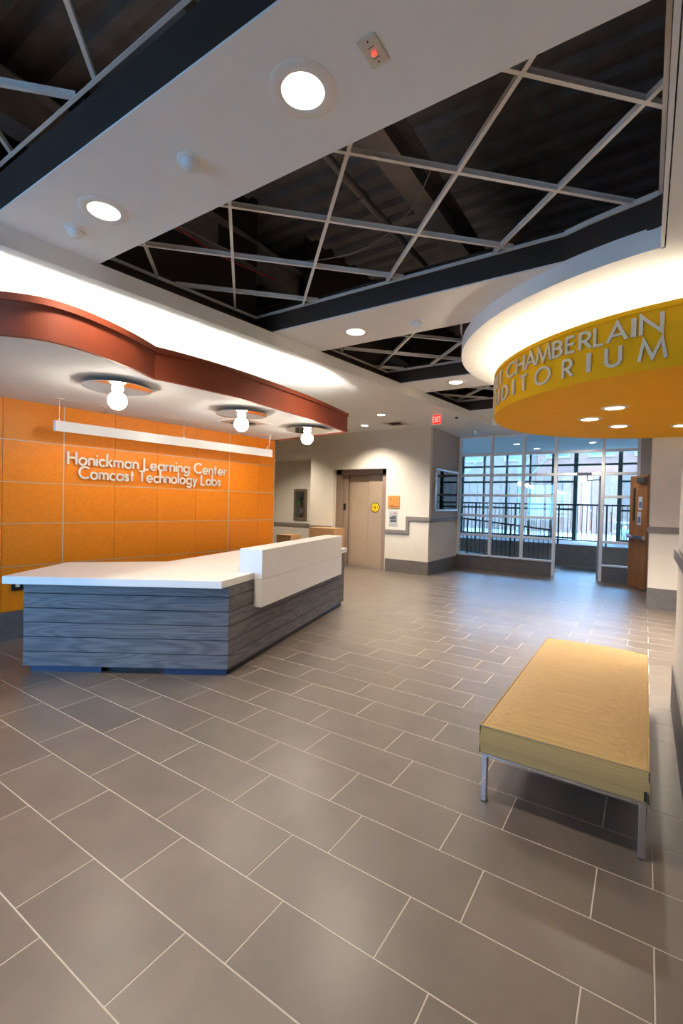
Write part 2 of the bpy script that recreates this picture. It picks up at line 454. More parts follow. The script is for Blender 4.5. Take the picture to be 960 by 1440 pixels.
for yy in (2.3, 3.3): MB().lathe((-2.03, yy, 4.1), [(.042, -.03), (.042, .03)], 14, 'Y').build('coupling', mat('pipe_grey', (.09, .08, .075), .5), pp)
def wire(name, pts, r, m_, label):
    P = [Vector(p) for p in pts]; out = []
    for i in range(len(P) - 1):
        a = P[max(i - 1, 0)]; b = P[i]; c = P[i + 1]; d = P[min(i + 2, len(P) - 1)]
        for j in range(8):
            t = j / 8; out.append(.5 * ((2 * b) + (c - a) * t + (2 * a - 5 * b + 4 * c - d) * t * t + (3 * b - a - 3 * c + d) * t ** 3))
    out.append(P[-1]); tag(MB().tube(out, r, 6).build(name, m_, smooth=True), label, 'cable')
wire('cable', [(-3.72, 2.75, 4.1), (-3.70, 3.2, 4.06), (-3.69, 3.7, 4.1), (-3.69, 4.1, 4.16)], .006, mat('red_cable', (.5, .02, .03), .5), 'thin red cable hanging below the steel beam above the ceiling grid')
wire('cable', [(-3.62, 2.4, 4.02), (-3.2, 3.3, 3.90), (-2.4, 3.72, 3.93), (-1.8, 3.62, 4.03), (-1.4, 3.3, 4.15)], .005, mat('grey_cable', (.22, .21, .2), .5), 'thin grey cable drooping across the dark space above the grid')

# ------------------------------------------------------------------ ceiling grids
def grid(idx, ya, yb, zg, label, f1, f2):
    t = empty('ceiling_grid', ((fx(ya) + 0) / 2, (ya + yb) / 2, zg), label, 'ceiling grid', 'silver grids in the ceiling openings')
    def inside(x, y):
        return ya - .25 < y < yb + .0 and x > fx(y) - .265 and x < ring_x(y) - .004
    def tee(x0, y0, x1, y1, dz):
        d = Vector((x1 - x0, y1 - y0, 0)); Ln = d.length; d.normalize(); nrm = Vector((-d.y, d.x, 0)); o = (x0, y0, zg + dz)
        mb = MB().obox(o, d, nrm, (0, 0, 1), (0, Ln), (-.012, .012), (0, .003)).obox(o, d, nrm, (0, 0, 1), (0, Ln), (-.002, .002), (.003, .038)).obox(o, d, nrm, (0, 0, 1), (0, Ln), (-.006, .006), (.034, .042))
        mb.build('tee_bar', m_tee, t)
    for fam, cs in ((0, f1), (1, f2)):
        for c in cs:
            pts = []
            s = -9.0
            while s < 9:
                # family 0: y - x = c ; family 1: x + y = c
                x = s; y = (c + s) if fam == 0 else (c - s)
                if inside(x, y): pts.append((x, y))
                s += .01
            if len(pts) > 8: tee(*pts[0], *pts[-1], 0 if fam == 0 else .0005)
    for (y, s) in ((ya, 1), (yb, -1)):
        x0 = fx(y) - .265; x1 = ring_x(y) - .004
        MB().box(x0, x1, min(y, y + s * .022), max(y, y + s * .022), zg - .003, zg).box(x0, x1, min(y, y + s * .003), max(y, y + s * .003), zg, zg + .03).build('edge_angle', m_tee, t)
    MB().prism([(fx(ya) - .268, ya), (fx(ya) - .246, ya), (fx(yb) - .246, yb), (fx(yb) - .268, yb)], zg - .003, zg + .022).build('edge_angle', m_tee, t)
    path = [(ring_x(y) - .001, y) for y in ysteps(ya, yb, 30)]
    MB().ribbon(path, zg - .003, zg + .030, .022, 1).build('edge_angle', m_tee, t)
    return t
F1 = lambda a, b: [2.915 + .98 * k for k in range(a, b)]
F2 = lambda a, b: [-.21 + 1.0 * k for k in range(a, b)]
grid(0, -.75, 1.342, 3.755, 'silver ceiling grid in the dark opening at the top left corner', [4.025 + .98 * k for k in range(-6, 4)], [-1.155 + .985 * k for k in range(-4, 4)])
grid(1, 2.07, 3.92, 3.66, 'silver diamond ceiling grid in the largest opening, crossing the top right', F1(-2, 7), F2(-3, 6))
grid(2, 4.71, 6.57, 3.66, 'silver ceiling grid in the small opening left of the yellow drum lettering', F1(2, 11), F2(0, 8))
grid(3, 7.29, 9.10, 3.66, 'farthest and smallest silver ceiling grid, above the exit sign', F1(4, 14), F2(2, 11))

# ------------------------------------------------------------------ ceiling fixtures
labs = ['large bright downlight in the near ceiling band beside the red indicator plate', 'downlight in the near ceiling band beside the two round sensors, above the desk',
        'downlight in the second ceiling band between the two dark openings', 'small downlight in the third ceiling band beside the yellow drum',
        None, None]
for (x, y), lb in zip(band_lights, labs):
    downlight(x, y, ZB, .155, R_BAND, lb or ('right' if x > -2 else 'left') + ' downlight in the ceiling band behind the camera', 'round downlights in the ceiling bands', 1.0 if lb else .8)
for (x, y), lb, pw in zip(low_lights, ['downlight in the low ceiling nearest the end of the red soffit', 'downlight in the low ceiling in front of the elevator', 'downlight in the low ceiling hidden behind the red soffit', 'downlight in the low ceiling in front of the window wall', 'added downlight brightening the alcove, out of view behind the soffit'], (1.6, 1.8, 1.0, .7, 1.5)):
    downlight(x, y, ZC, .105, R_LOW, lb, 'round downlights in the low ceiling', pw, .08)

def sensor(x, y, z, label, r=.068):
    t = empty('motion_sensor', (x, y, z), label, 'sensor', 'round sensors on the ceiling')
    MB().lathe((x, y, z), [(r * 1.0, 0.), (r * 1.0, -.008), (r * .86, -.016), (.0, -.016)][::-1], 28).build('base_plate', m_whitep, t, smooth=True)
    MB().lathe((x, y, z - .014), [(r * .78, 0), (r * .74, -.018), (r * .55, -.036), (r * .28, -.046), (0, -.048)][::-1], 28).build('dome', mat('sensor_dome', (.72, .76, .78), .3, var=.02), t, smooth=True)
sensor(-2.18, 1.701, ZB, 'round white dome sensor between the two downlights of the near band')
sensor(-3.424, 1.712, ZB, 'round white dome sensor at the left end of the near band')
sensor(-2.036, 4.44, ZB, 'round white smoke detector on the second ceiling band', .075)
t = empty('indicator_plate', (-1.007, 1.693, ZB), 'small metal ceiling plate with a glowing red indicator light', 'indicator')
MB().box(-1.048, -.966, 1.628, 1.758, ZB - .006, ZB).build('plate', mat('steel_plate', (.50, .49, .45), .4, .5, var=.03), t, bevel=.002)
MB().lathe((-1.007, 1.700, ZB - .006), [(0, -.010), (.008, -.008), (.010, -.003), (.010, 0)], 16).build('red_lamp', emis('red_led', (1., .03, .015), 3.), t, smooth=True)
for yy in (1.644, 1.742): MB().lathe((-1.007, yy, ZB - .006), [(.004, -.002), (.004, 0)], 10).build('screw', m_blackp, t)
for yy in (1.672, 1.722): MB().box(-1.022, -.992, yy - .0015, yy + .0015, ZB - .0066, ZB - .006).build('printed_line', m_blackp, t)

def vent(x0, x1, y0, y1, z, label):
    t = empty('air_vent', ((x0 + x1) / 2, (y0 + y1) / 2, z), label, 'vent')
    fr = .05
    MB().box(x0, x1, y0, y0 + fr, z - .008, z).box(x0, x1, y1 - fr, y1, z - .008, z).box(x0, x0 + fr, y0 + fr, y1 - fr, z - .008, z).box(x1 - fr, x1, y0 + fr, y1 - fr, z - .008, z).build('frame', m_whitep, t)
    MB().box(x0 + fr, x1 - fr, y0 + fr, y1 - fr, z - .004, z - .001).build('backing', mat('vent_face', (.55, .45, .36), .6), t)
    cx, cy = (x0 + x1) / 2, (y0 + y1) / 2; h = (x1 - x0) * .22
    for k in range(7):
        yy = cy - h + 2 * h * (k + .5) / 7
        MB().obox((cx, yy, z - .012), (1, 0, 0), (0, .8, .6), (0, -.6, .8), (-h, h), (-.014, .014), (-.001, .001)).build('louvre', mat('louvre_grey', (.16, .13, .11), .5), t)
vent(-4.79, -4.22, 4.15, 4.72, ZS, 'square air vent in the soffit underside behind the middle globe lamp')
vent(-4.85, -4.28, 8.72, 9.30, ZC, 'square air vent in the low ceiling in front of the elevator')
def sprinkler(x, y, z, label):
    t = empty('sprinkler', (x, y, z), label, 'sprinkler', 'ceiling sprinklers')
    MB().lathe((x, y, z), [(0, -.008), (.03, -.006), (.034, 0)], 18).build('escutcheon', m_chrome, t, smooth=True)
    MB().lathe((x, y, z), [(.006, -.045), (.006, -.006)], 10).build('stem', m_chrome, t)
    MB().lathe((x, y, z), [(.020, -.050), (.020, -.046)], 14).build('deflector', m_chrome, t)
sprinkler(-5.251, 2.976, ZS, 'small chrome sprinkler above the left end of the hanging bar light')
sprinkler(-5.011, 4.914, ZS, 'small chrome sprinkler above the right end of the hanging bar light')
sprinkler(-3.392, 10.799, ZC, 'small chrome sprinkler in the low ceiling near the window wall')
t = empty('security_camera', (-3.02, 8.744, ZC), 'small dark dome camera on the ceiling edge beside the exit sign', 'camera')
MB().lathe((-3.12, 8.744, ZC), [(0, -.03), (.05, -.028), (.055, 0)], 20).build('base', m_whitep, t, smooth=True)
MB().lathe((-3.12, 8.744, ZC - .028), [(0, -.035), (.022, -.03), (.035, -.012), (.036, 0)], 20).build('dome', m_blackp, t, smooth=True)

# ------------------------------------------------------------------ stroke lettering
def A_(cx, cy, r, a0, a1, n=18, ry=None): return arc(cx, cy, r, a0, a1, n, ry)
GLY = {
 'W': (1.30, [[(0, 1), (.32, 0), (.65, 1), (.98, 0), (1.30, 1)]]), 'I': (.0, [[(0, 0), (0, 1)]]), 'L': (.42, [[(0, 1), (0, 0), (.42, 0)]]),
 'T': (.56, [[(0, .94), (.56, .94)], [(.28, .94), (.28, 0)]]), 'C': (.78, [A_(.5, .5, .46, 48, 312, 26)]), 'H': (.62, [[(0, 0), (0, 1)], [(.62, 0), (.62, 1)], [(0, .52), (.62, .52)]]),
 'A': (.82, [[(0, 0), (.41, .98), (.82, 0)], [(.17, .32), (.65, .32)]]), 'M': (1.02, [[(0, 0), (.16, .98), (.51, .1), (.86, .98), (1.02, 0)]]),
 'B': (.47, [[(0, 0), (0, 1)], [(0, .94)] + A_(.22, .735, .205, 90, -90) + [(0, .53)], [(0, .53)] + A_(.22, .295, .235, 90, -90) + [(0, .06)]]),
 'E': (.42, [[(.42, .94), (0, .94), (0, .06), (.42, .06)], [(0, .52), (.40, .52)]]),
 'R': (.48, [[(0, 0), (0, 1)], [(0, .94)] + A_(.2, .70, .24, 90, -90) + [(0, .46)], [(.18, .46), (.50, 0)]]),
 'N': (.70, [[(0, 0), (0, .98), (.70, .02), (.70, 1)]]), 'U': (.56, [[(0, 1), (0, .32)] + A_(.28, .32, .28, 180, 360) + [(.56, 1)]]),
 'D': (.62, [[(0, 0), (0, 1)], [(0, .94)] + A_(.18, .5, .44, 90, -90) + [(0, .06)]]), 'O': (.94, [A_(.47, .5, .47, 0, 360, 36)]),
 'X': (.60, [[(0, 0), (.60, 1)], [(.60, 0), (0, 1)]]),
 'o': (.56, [A_(.28, .28, .27, 0, 360, 30)]), 'n': (.42, [[(0, 0), (0, .58)], [(0, .30)] + A_(.21, .34, .21, 180, 0) + [(.42, 0)]]),
 'm': (.72, [[(0, 0), (0, .58)], [(0, .30)] + A_(.18, .36, .18, 180, 0) + [(.36, 0)], [(.36, .30)] + A_(.54, .36, .18, 180, 0) + [(.72, 0)]]),
 'h': (.42, [[(0, 0), (0, 1.06)], [(0, .30)] + A_(.21, .34, .21, 180, 0) + [(.42, 0)]]), 'i': (0., [[(0, 0), (0, .58)], [(0, .76), (0, .87)]]),
 'l': (0., [[(0, 0), (0, 1.06)]]), 'c': (.44, [A_(.28, .28, .27, 50, 310, 24)]), 'k': (.40, [[(0, 0), (0, 1.06)], [(.36, .58), (.0, .24)], [(.12, .36), (.40, 0)]]),
 'a': (.54, [A_(.27, .28, .27, 0, 360, 30), [(.54, 0), (.54, .58)]]), 'e': (.55, [[(.02, .28), (.54, .28)] + A_(.28, .28, .265, 2, 318, 26)]),
 'r': (.24, [[(0, 0), (0, .58)], [(0, .30)] + A_(.19, .34, .19, 180, 65, 10)]), 'g': (.54, [A_(.27, .28, .27, 0, 360, 30), [(.54, .58), (.54, -.05)] + A_(.29, -.05, .25, 0, -150, 14)]),
 't': (.26, [[(.13, 0), (.13, .85)], [(0, .55), (.26, .55)]]), 'y': (.46, [[(0, .58), (.24, .03)], [(.46, .58), (.10, -.27)]]),
 's': (.34, [[(.32, .46)] + A_(.17, .42, .125, 20, 250, 12) + A_(.17, .15, .135, 75, -165, 12)]), 'b': (.54, [[(0, 0), (0, 1.06)], A_(.27, .28, .27, 0, 360, 30)]),
}
def glyph(ch, w=.13, depth=1.0):
    """flat letter in (x, y) with extrusion 0..depth in z, cap height 1"""
    mb = MB()
    for st in GLY[ch][1]:
        closed = len(st) > 4 and (Vector(st[0]) - Vector(st[-1])).length < 1e-4
        pts = st[:-1] if closed else st
        a = offset(pts, w / 2, closed); b = offset(pts, -w / 2, closed); n = len(pts); vs = []
        for p, q in zip(a, b): vs += [(p[0], p[1], 0), (q[0], q[1], 0), (q[0], q[1], depth), (p[0], p[1], depth)]
        fs = []
        for i in range(n if closed else n - 1):
            k0, k1 = 4 * i, 4 * ((i + 1) % n)
            for j in range(4): fs.append((k0 + j, k0 + (j + 1) % 4, k1 + (j + 1) % 4, k1 + j))
        if not closed: fs += [(3, 2, 1, 0), tuple(4 * (n - 1) + j for j in range(4))]
        mb.add(vs, fs)
    return mb
def fixnorm(o):
    import bmesh
    bm = bmesh.new(); bm.from_mesh(o.data); bmesh.ops.recalc_face_normals(bm, faces=bm.faces); bm.to_mesh(o.data); bm.free()
def text_line(txt, x0, x1, gap=.24, space=.42):
    """letter positions (ch, x) scaled so that the line fills x0..x1 horizontally: returns list and x-scale"""
    pos = []; x = .065
    for ch in txt:
        if ch == ' ': x += space - gap * .3; continue
        pos.append((ch, x)); x += GLY[ch][0] + gap
    total = x - gap + .065; k = (x1 - x0) / total
    return [(c, x0 + p * k) for c, p in pos], k

# ------------------------------------------------------------------ orange panelled wall
tdir = Vector((.113, 1, 0)).normalized(); ndir = Vector((tdir.y, -tdir.x, 0))
YE = 5.983
def wpt(y): return Vector((wx(y), y, 0))
SL = 1 / tdir.y            # plan length per unit of y
back = MB().prism([(wx(YB0) - .14, YB0), (wx(YB0) - .012, YB0), (wx(YE) - .012, YE), (wx(YE) - .14, YE)], 0, ZC)
wl = struct(back.build('wall_left', m_groove))
vs_y = [2.151 - .585 * k for k in range(10, 0, -1)] + [2.151, 2.74, 3.324, 3.89, 4.478, 5.057, 5.642, YE]
rows = [.305, .795, 1.262, 1.716, 2.172, 2.60]
wide = {2.74, 5.057}
for i in range(len(vs_y) - 1):
    a, b = vs_y[i], vs_y[i + 1]
    ga = .006 if a in wide else .0022; gb = .006 if b in wide else .0022
    for j in range(5):
        z0, z1 = rows[j] + .004, rows[j + 1] - .004
        if j == 4: z1 = ZS
        o = wpt(a)
        MB().obox(o, tdir, ndir, (0, 0, 1), (ga, (b - a) * SL - gb), (-.012, 0), (z0, z1)).build('panel', m_orange, wl, origin=o + Vector((0, 0, z0)))
for a in (2.74, 5.057, YE):
    MB().obox(wpt(a), tdir, ndir, (0, 0, 1), (-.0055, .0055), (-.012, .002), (.305, ZS)).build('trim_strip', mat('pale_trim', (.62, .55, .46), .4, .4, var=.03), wl)
for zj_ in rows[1:5]:
    MB().obox(wpt(vs_y[0]), tdir, ndir, (0, 0, 1), (0, (YE - vs_y[0]) * SL), (-.012, .001), (zj_ - .0038, zj_ + .0038)).build('trim_strip', mat('grey_trim', (.48, .45, .42), .4, .3, var=.03), wl)
bb = struct(MB().prism([(wx(YB0), YB0), (wx(YB0) + .012, YB0), (wx(YE) + .012, YE), (wx(YE), YE)], .0, .303).build('baseboard_left', m_base))
# lettering on the orange wall
sg = empty('wall_lettering', wpt(3.85) + Vector((0, 0, 1.78)), 'two lines of raised cream lettering on the orange panel wall', 'sign')
def wall_text(txt, ya, yb, zbase, cap):
    pos, k = text_line(txt, ya * SL, yb * SL, .20, .44)
    for ch, s in pos:
        g = glyph(ch, .15); o0 = wpt(0) + tdir * s + Vector((0, 0, zbase)); o0 = o0 + ndir * .018
        g.v = [o0 + tdir * (v[0] * k) + Vector((0, 0, v[1] * cap)) + ndir * (v[2] * .018) for v in g.v]
        fixnorm(g.build('letter', m_letter, sg, origin=o0))
wall_text('Honickman Learning Center', 2.765, 4.985, 1.952, .147)
wall_text('Comcast Technology Labs', 2.885, 4.885, 1.790, .145)
# outlet on the wall below the counter
o0 = wpt(2.294); t = empty('wall_outlet', o0 + Vector((.01, 0, .59)), 'black electrical outlet on the orange wall below the counter end', 'outlet')
MB().obox(o0, tdir, ndir, (0, 0, 1), (-.055, .055), (0, .02), (.535, .645)).build('box', m_blackp, t, bevel=.003)
MB().obox(o0, tdir, ndir, (0, 0, 1), (-.02, .02), (.02, .024), (.57, .61)).build('socket', m_letter, t, bevel=.002)

# ------------------------------------------------------------------ red curved soffit with cove
SK = (ZS - CAM_H) / (2.58 - CAM_H)
def spline(P, n=10):
    P = [Vector(p) for p in P]; out = []
    for i in range(len(P) - 1):
        a = P[i - 1] if i else P[0] * 2 - P[1]; b = P[i]; c = P[i + 1]; d = P[i + 2] if i + 2 < len(P) else P[-1] * 2 - P[-2]
        for j in range(n):
            t = j / n; out.append(.5 * ((2 * b) + (c - a) * t + (2 * a - 5 * b + 4 * c - d) * t * t + (3 * b - a - 3 * c + d) * t ** 3))
    out.append(P[-1]); return [(p.x, p.y) for p in out]
arcA = spline([(-5.35, .42), (-4.55, .48), (-3.95, .82), (-3.585, 1.20), (-3.375, 1.44), (-3.325, 1.645), (-3.362, 1.91), (-3.452, 2.205), (-3.561, 2.452)])
arcB = spline([(-3.561, 2.452), (-3.503, 2.722), (-3.450, 3.277), (-3.462, 4.054), (-3.528, 4.831), (-3.655, 5.674)])
curve = arcA + arcB[1:]
sf = empty('curved_soffit', (-4.5, 3., ZS), 'dropped soffit with a curved red-orange fascia over the reception desk', 'soffit')
endp = (wx(YE) + .02, YE)
under = [(wx(.42) + .002, .42)] + curve + [endp, (wx(YE) + .002, YE)]
disc_pos = [(-4.06, 2.42), (-3.945, 3.86), (-3.955, 5.12)]
MB().prism(under, ZS, ZS + .03).build('underside', m_ceil, sf)
full = curve + [endp]
fas = MB().ribbon(full, ZS - .006, ZS + .255, .035, 1).build('fascia', m_red, sf)
MB().ribbon(offset(full, -.014), ZS + .215, ZS + .262, .05, 1).build('top_lip', m_red, sf)
MB().ribbon(offset(full, -.006), ZS - .012, ZS + .035, .03, 1).build('bottom_lip', m_red, sf)
def lip_x(y):
    best = min(curve, key=lambda p: abs(p[1] - y)); return best[0]
cv = [(min(fx(y) - .27, lip_x(y) - .16), y) for y in ysteps(.85, 5.55, 30)]
MB().tube([(p[0], p[1], ZS + .095) for p in cv], .018, 8).build('cove_light', emis('cove_lamp_left', (1., .93, .82), L_COVE), sf, smooth=True)
MB().ribbon([(p[0] + .034, p[1]) for p in cv], ZS + .03, ZS + .250, .01, -1).build('cove_shield', m_ceil, sf)  # added hidden board, keeps the cove light off the upper bands

# globe lamps with mirror discs
for (x, y), lb in zip(disc_pos, ('globe lamp on a mirror disc nearest the camera, left of the bar light', 'middle globe lamp on a mirror disc, in front of the soffit vent', 'farthest globe lamp on a mirror disc at the end of the soffit')):
    t = empty('globe_lamp', (x, y, ZS), lb, 'lamp', 'globe lamps under the soffit')
    MB().lathe((x, y, ZS), [(.29, -.040), (.29, -.046), (.0, -.046)][::-1], 48).build('mirror_disc', m_mirror, t)
    MB().lathe((x, y, ZS), [(.05, 0), (.05, -.041)][::-1], 20).build('stem', m_chrome, t)
    MB().lathe((x, y, ZS), [(.052, -.046), (.050, -.06), (.036, -.085)][::-1], 24).build('socket', emis('globe_socket', (1., .88, .70), 2.5), t, smooth=True)
    prof = [(.082 * math.sin(math.pi * i / 16), -.155 - .082 * math.cos(math.pi * i / 16)) for i in range(17)]
    MB().lathe((x, y, ZS), prof, 28).build('globe', emis('globe_glass', (1., .90, .76), L_GLOBE), t, smooth=True)

# hanging bar light in front of the orange wall
oo = .45
def lp(y, d=0): return Vector((wx(y), y, 0)) + ndir * (oo + d)
ya, yb = 2.49, 5.50
t = empty('bar_light', lp(4.0) + Vector((0, 0, 2.29)), 'long white bar light hanging from thin cables before the orange wall', 'pendant light')
Ls = (yb - ya) * SL
hb = MB().obox(lp(ya), tdir, ndir, (0, 0, 1), (0, Ls), (.029, .035), (2.262, 2.372)).obox(lp(ya), tdir, ndir, (0, 0, 1), (0, Ls), (-.035, -.029), (2.285, 2.372)).obox(lp(ya), tdir, ndir, (0, 0, 1), (0, Ls), (-.029, .029), (2.366, 2.372))
hb.obox(lp(ya), tdir, ndir, (0, 0, 1), (0, .006), (-.029, .029), (2.262, 2.366)).obox(lp(ya), tdir, ndir, (0, 0, 1), (Ls - .006, Ls), (-.029, .029), (2.262, 2.366)).build('housing', m_white, t)
MB().obox(lp(ya), tdir, ndir, (0, 0, 1), (.008, Ls - .008), (-.028, .028), (2.295, 2.301)).build('diffuser', emis('bar_diffuser', (1., .86, .66), L_LINEAR), t)
for yy in (2.535, 4.0, 5.46):
    p = lp(yy)
    MB().tube([(p.x, p.y, 2.37), (p.x, p.y, ZS - .004)], .0025, 6).build('cable', m_whitep, t)
    MB().lathe((p.x, p.y, ZS), [(.045, -.008), (.05, 0)], 20).build('ceiling_cup', m_whitep, t)
    MB().lathe((p.x, p.y, 2.37), [(.008, 0), (.008, .03)], 10).build('cable_grip', m_whitep, t)
p = lp(5.40)
MB().tube([(p.x, p.y, 2.37), (p.x, p.y + .02, 2.40), (p.x + .01, p.y + .06, 2.44), (p.x, p.y + .08, 2.52), (p.x, p.y + .10, ZS)], .006, 6).build('power_cord', m_whitep, t, smooth=True)

# ------------------------------------------------------------------ yellow drum
ZD0, ZD1 = 2.619, 3.091
dr = empty('drum_canopy', (RC[0], RC[1], ZD0), 'round yellow drum canopy hanging from the ceiling, with lettering', 'canopy')
cirD = circle(RC[0], RC[1], RD, 96)
MB().prism(circle(RC[0], RC[1], RD - .012, 96), ZD0, ZD0 + .02, [circle(x, y, R_DRUM) for x, y in drum_lights]).build('underside', m_yellow, dr)
MB().ribbon(cirD, ZD0 - .002, ZD1, .03, 1, True).build('fascia', m_yellow, dr, smooth=True)
MB().ribbon(offset(cirD, -.012, True), ZD1 - .034, ZD1 + .004, .05, 1, True).build('top_lip', m_yellow, dr, smooth=True)
ci = circle(RC[0], RC[1], RD - .16, 64)
MB().tube([(p[0], p[1], ZD1 - .05) for p in ci + [ci[0]]], .018, 8, False).build('cove_light', emis('cove_lamp_drum', (1., .86, .66), L_COVE * .42), dr, smooth=True)
MB().prism(circle(RC[0], RC[1], RD - .031, 64), ZD1 - .14, ZD1 - .12).build('top_board', m_ceil, dr)
MB().lathe((RC[0], RC[1], ZD1 - .12), [(.30, 0), (.30, ZC - ZD1 + .12)], 32).build('hanger_core', m_ceil, dr)
for (x, y), lb, pw in zip(drum_lights, ('nearest downlight in the yellow drum underside', 'leftmost downlight in the yellow drum underside', 'downlight farthest back of the three grouped in the yellow drum', 'downlight in the yellow drum at the right picture edge', 'downlight in the hidden right part of the yellow drum'), (1.3, 1.3, 1.3, 1.8, 1.8)):
    downlight(x, y, ZD0, .125, R_DRUM, lb, 'round downlights in the yellow drum', pw, .08)
ds = empty('drum_lettering', (RC[0] - .8, RC[1] - 1.8, 2.70), 'two lines of raised silver capital letters around the yellow drum', 'sign')
def drum_text(items, zb, cap, w):
    for ch, a0, a1 in items:
        g = glyph(ch, w); gw = GLY[ch][0]; rr0 = RD + .006
        sc_ = math.radians(a1 - a0) / (gw + w) if gw > 0 else math.radians(a1 - a0) / w
        vs = []
        for v in g.v:
            a = math.radians(a0) + (v[0] + w / 2) * sc_; r = rr0 + v[2] * .013
            vs.append((RC[0] + r * math.cos(a), RC[1] + r * math.sin(a), zb + v[1] * cap))
        g.v = vs; fixnorm(g.build('letter', m_lsilver, ds, origin=vs[0]))
drum_text([('W', -162.6, -156.6), ('I', -155.8, -154.9), ('L', -154.0, -151.4), ('T', -151.4, -147.6),
           ('C', -144.7, -139.0), ('H', -138.5, -134.0), ('A', -133.9, -129.3), ('M', -129.6, -124.0), ('B', -123.85, -120.6), ('E', -120.0, -117.2), ('R', -116.5, -113.2),
           ('L', -112.9, -110.4), ('A', -110.1, -105.5), ('I', -105.0, -104.0), ('N', -103.5, -98.9)], 2.883, .142, .15)
drum_text([('A', -163.4, -158.2), ('U', -155.2, -150.4), ('D', -147.9, -142.9), ('I', -140.2, -139.1), ('T', -136.2, -132.4), ('O', -129.8, -124.1), ('R', -120.8, -117.6),
           ('I', -114.4, -113.3), ('U', -110.3, -106.6), ('M', -103.6, -98.1)], 2.688, .152, .15)

# ------------------------------------------------------------------ far wall with elevator and alcove
YF = 9.7
fw = MB()
for (a, b, z0, z1) in ((-9.6, -9.3, 0, ZC), (-9.3, -7.35, 2.73, ZC), (-7.35, -6.63, 0, ZC), (-6.63, -5.12, 2.415, ZC), (-5.12, -4.03, 0, ZC)):
    fw.box(a, b, YF, YF + .12, z0, z1)
fw.box(-9.3, -7.35, 10.2, 10.3, 0, 2.85).box(-9.42, -9.3, YF + .12, 10.3, 0, 2.85).box(-7.35, -7.23, YF + .12, 10.3, 0, 2.85).box(-9.3, -7.35, YF + .12, 10.2, 2.73, 2.85)
fw.box(-6.75, -6.63, YF + .12, 10.3, 0, 2.5).box(-5.12, -5.0, YF + .12, 10.3, 0, 2.5).box(-6.63, -5.12, YF + .12, 10.3, 2.415, 2.5).box(-6.75, -5.0, 10.3, 10.35, 0, 2.5)
wf = struct(fw.build('wall_far', m_cream))
ws = struct(MB().box(-4.15, -4.03, YF + .12, 11.7, 1.26, ZC).build('wall_bay', m_taupe))
MB().box(-4.15, -4.03, YF + .12, 11.7, 0, 1.26).build('lower_wall', m_cream, ws)
struct(MB().box(-5.10, -4.03, YF - .014, YF, 0, .30).box(-4.03, -4.016, YF - .014, 11.55, 0, .30).build('baseboard_far', m_base))
struct(MB().box(-7.35, -6.63, YF - .014, YF, 0, .30).box(-9.3, -7.35, 10.186, 10.2, 0, .30).build('baseboard_far', m_base))
rl = MB().box(-5.12, -4.50, YF - .03, YF, .895, .985).box(-4.585, -4.50, YF - .03, YF, .985, 1.205).box(-4.585, -4.0, YF - .03, YF, 1.205, 1.305).box(-4.03, -4.0, YF, 11.5, 1.205, 1.305)
struct(rl.build('trim_1', m_rail, bevel=.008))
struct(MB().box(-7.35, -6.63, YF - .03, YF, .90, .985).box(-9.3, -7.36, 10.17, 10.2, .90, .985).build('trim_2', m_rail, bevel=.008))
struct(MB().box(-9.62, -9.6, YB0, 11.7, 0, ZC).build('wall_hall', m_cream))

# elevator
ev = empty('elevator_doors', (-5.85, 9.95, 0), 'brown two-panel elevator doors recessed in the far wall', 'elevator')
MB().box(-6.63, -6.46, 9.84, 9.90, 0, 2.415).box(-6.63, -5.12, 9.84, 9.90, 2.285, 2.415).box(-5.30, -5.12, 9.84, 9.90, 0, 2.415).build('door_frame', m_browndk, ev, bevel=.004)
MB().box(-6.46, -6.30, 9.895, 9.94, 0, 2.285).build('side_return', m_browndk, ev)
MB().box(-6.30, -5.742, 9.955, 9.985, .01, 2.285).build('door_panel', m_brown, ev, bevel=.003)
MB().box(-5.728, -5.30, 9.935, 9.965, .01, 2.285).build('door_panel', m_brown, ev, bevel=.003)
MB().box(-6.46, -5.30, 9.84, 9.99, 0, .012).build('threshold', m_alu, ev)
MB().box(-6.42, -6.36, 9.885, 9.895, 1.40, 1.56).build('call_plate', m_blackp, ev)
rs = empty('round_sign', (-5.53, 9.93, 1.48), 'round yellow sign with black ring on the elevator door', 'sign')
MB().lathe((-5.53, 9.935, 1.485), [(.122, 0), (.122, .004)], 40, 'Y').build('black_disc', m_blackp, rs)
MB().lathe((-5.53, 9.930, 1.485), [(.106, 0), (.106, .002)], 40, 'Y').build('yellow_face', mat('sign_yellow', (.85, .52, .01), .5), rs)
def marks(parent, specs, y, m_=None):
    for (x0, x1, z0, z1) in specs: MB().box(x0, x1, y - .0015, y, z0, z1).build('printed_mark', m_ or m_blackp, parent)
marks(rs, [(-5.545, -5.515, 1.455, 1.515), (-5.605, -5.59, 1.46, 1.52), (-5.465, -5.45, 1.46, 1.52), (-5.575, -5.485, 1.545, 1.555), (-5.575, -5.485, 1.415, 1.425)], 9.928)
wp = empty('wooden_plaque', (-4.91, YF, 1.63), 'square light wood plaque on the wall right of the elevator', 'sign')
MB().box(-5.06, -4.755, YF - .018, YF, 1.485, 1.775).build('board', mat('plaque_wood', (.55, .24, .055), .5, var=.12, scale=14, stretch=(1, 1, 5)), wp, bevel=.003)
marks(wp, [(-4.985, -4.955, 1.68, 1.70), (-4.90, -4.885, 1.64, 1.66), (-4.83, -4.81, 1.69, 1.71), (-5.02, -4.80, 1.515, 1.535), (-4.97, -4.93, 1.535, 1.55)], YF - .018, mat('plaque_mark', (.18, .06, .02), .6))
gs = empty('notice_sign', (-4.91, YF, 1.24), 'grey paper notice with black print below the wood plaque', 'sign')
MB().box(-5.02, -4.80, YF - .006, YF, 1.07, 1.41).build('sheet', mat('notice_paper', (.42, .42, .42), .5), gs)
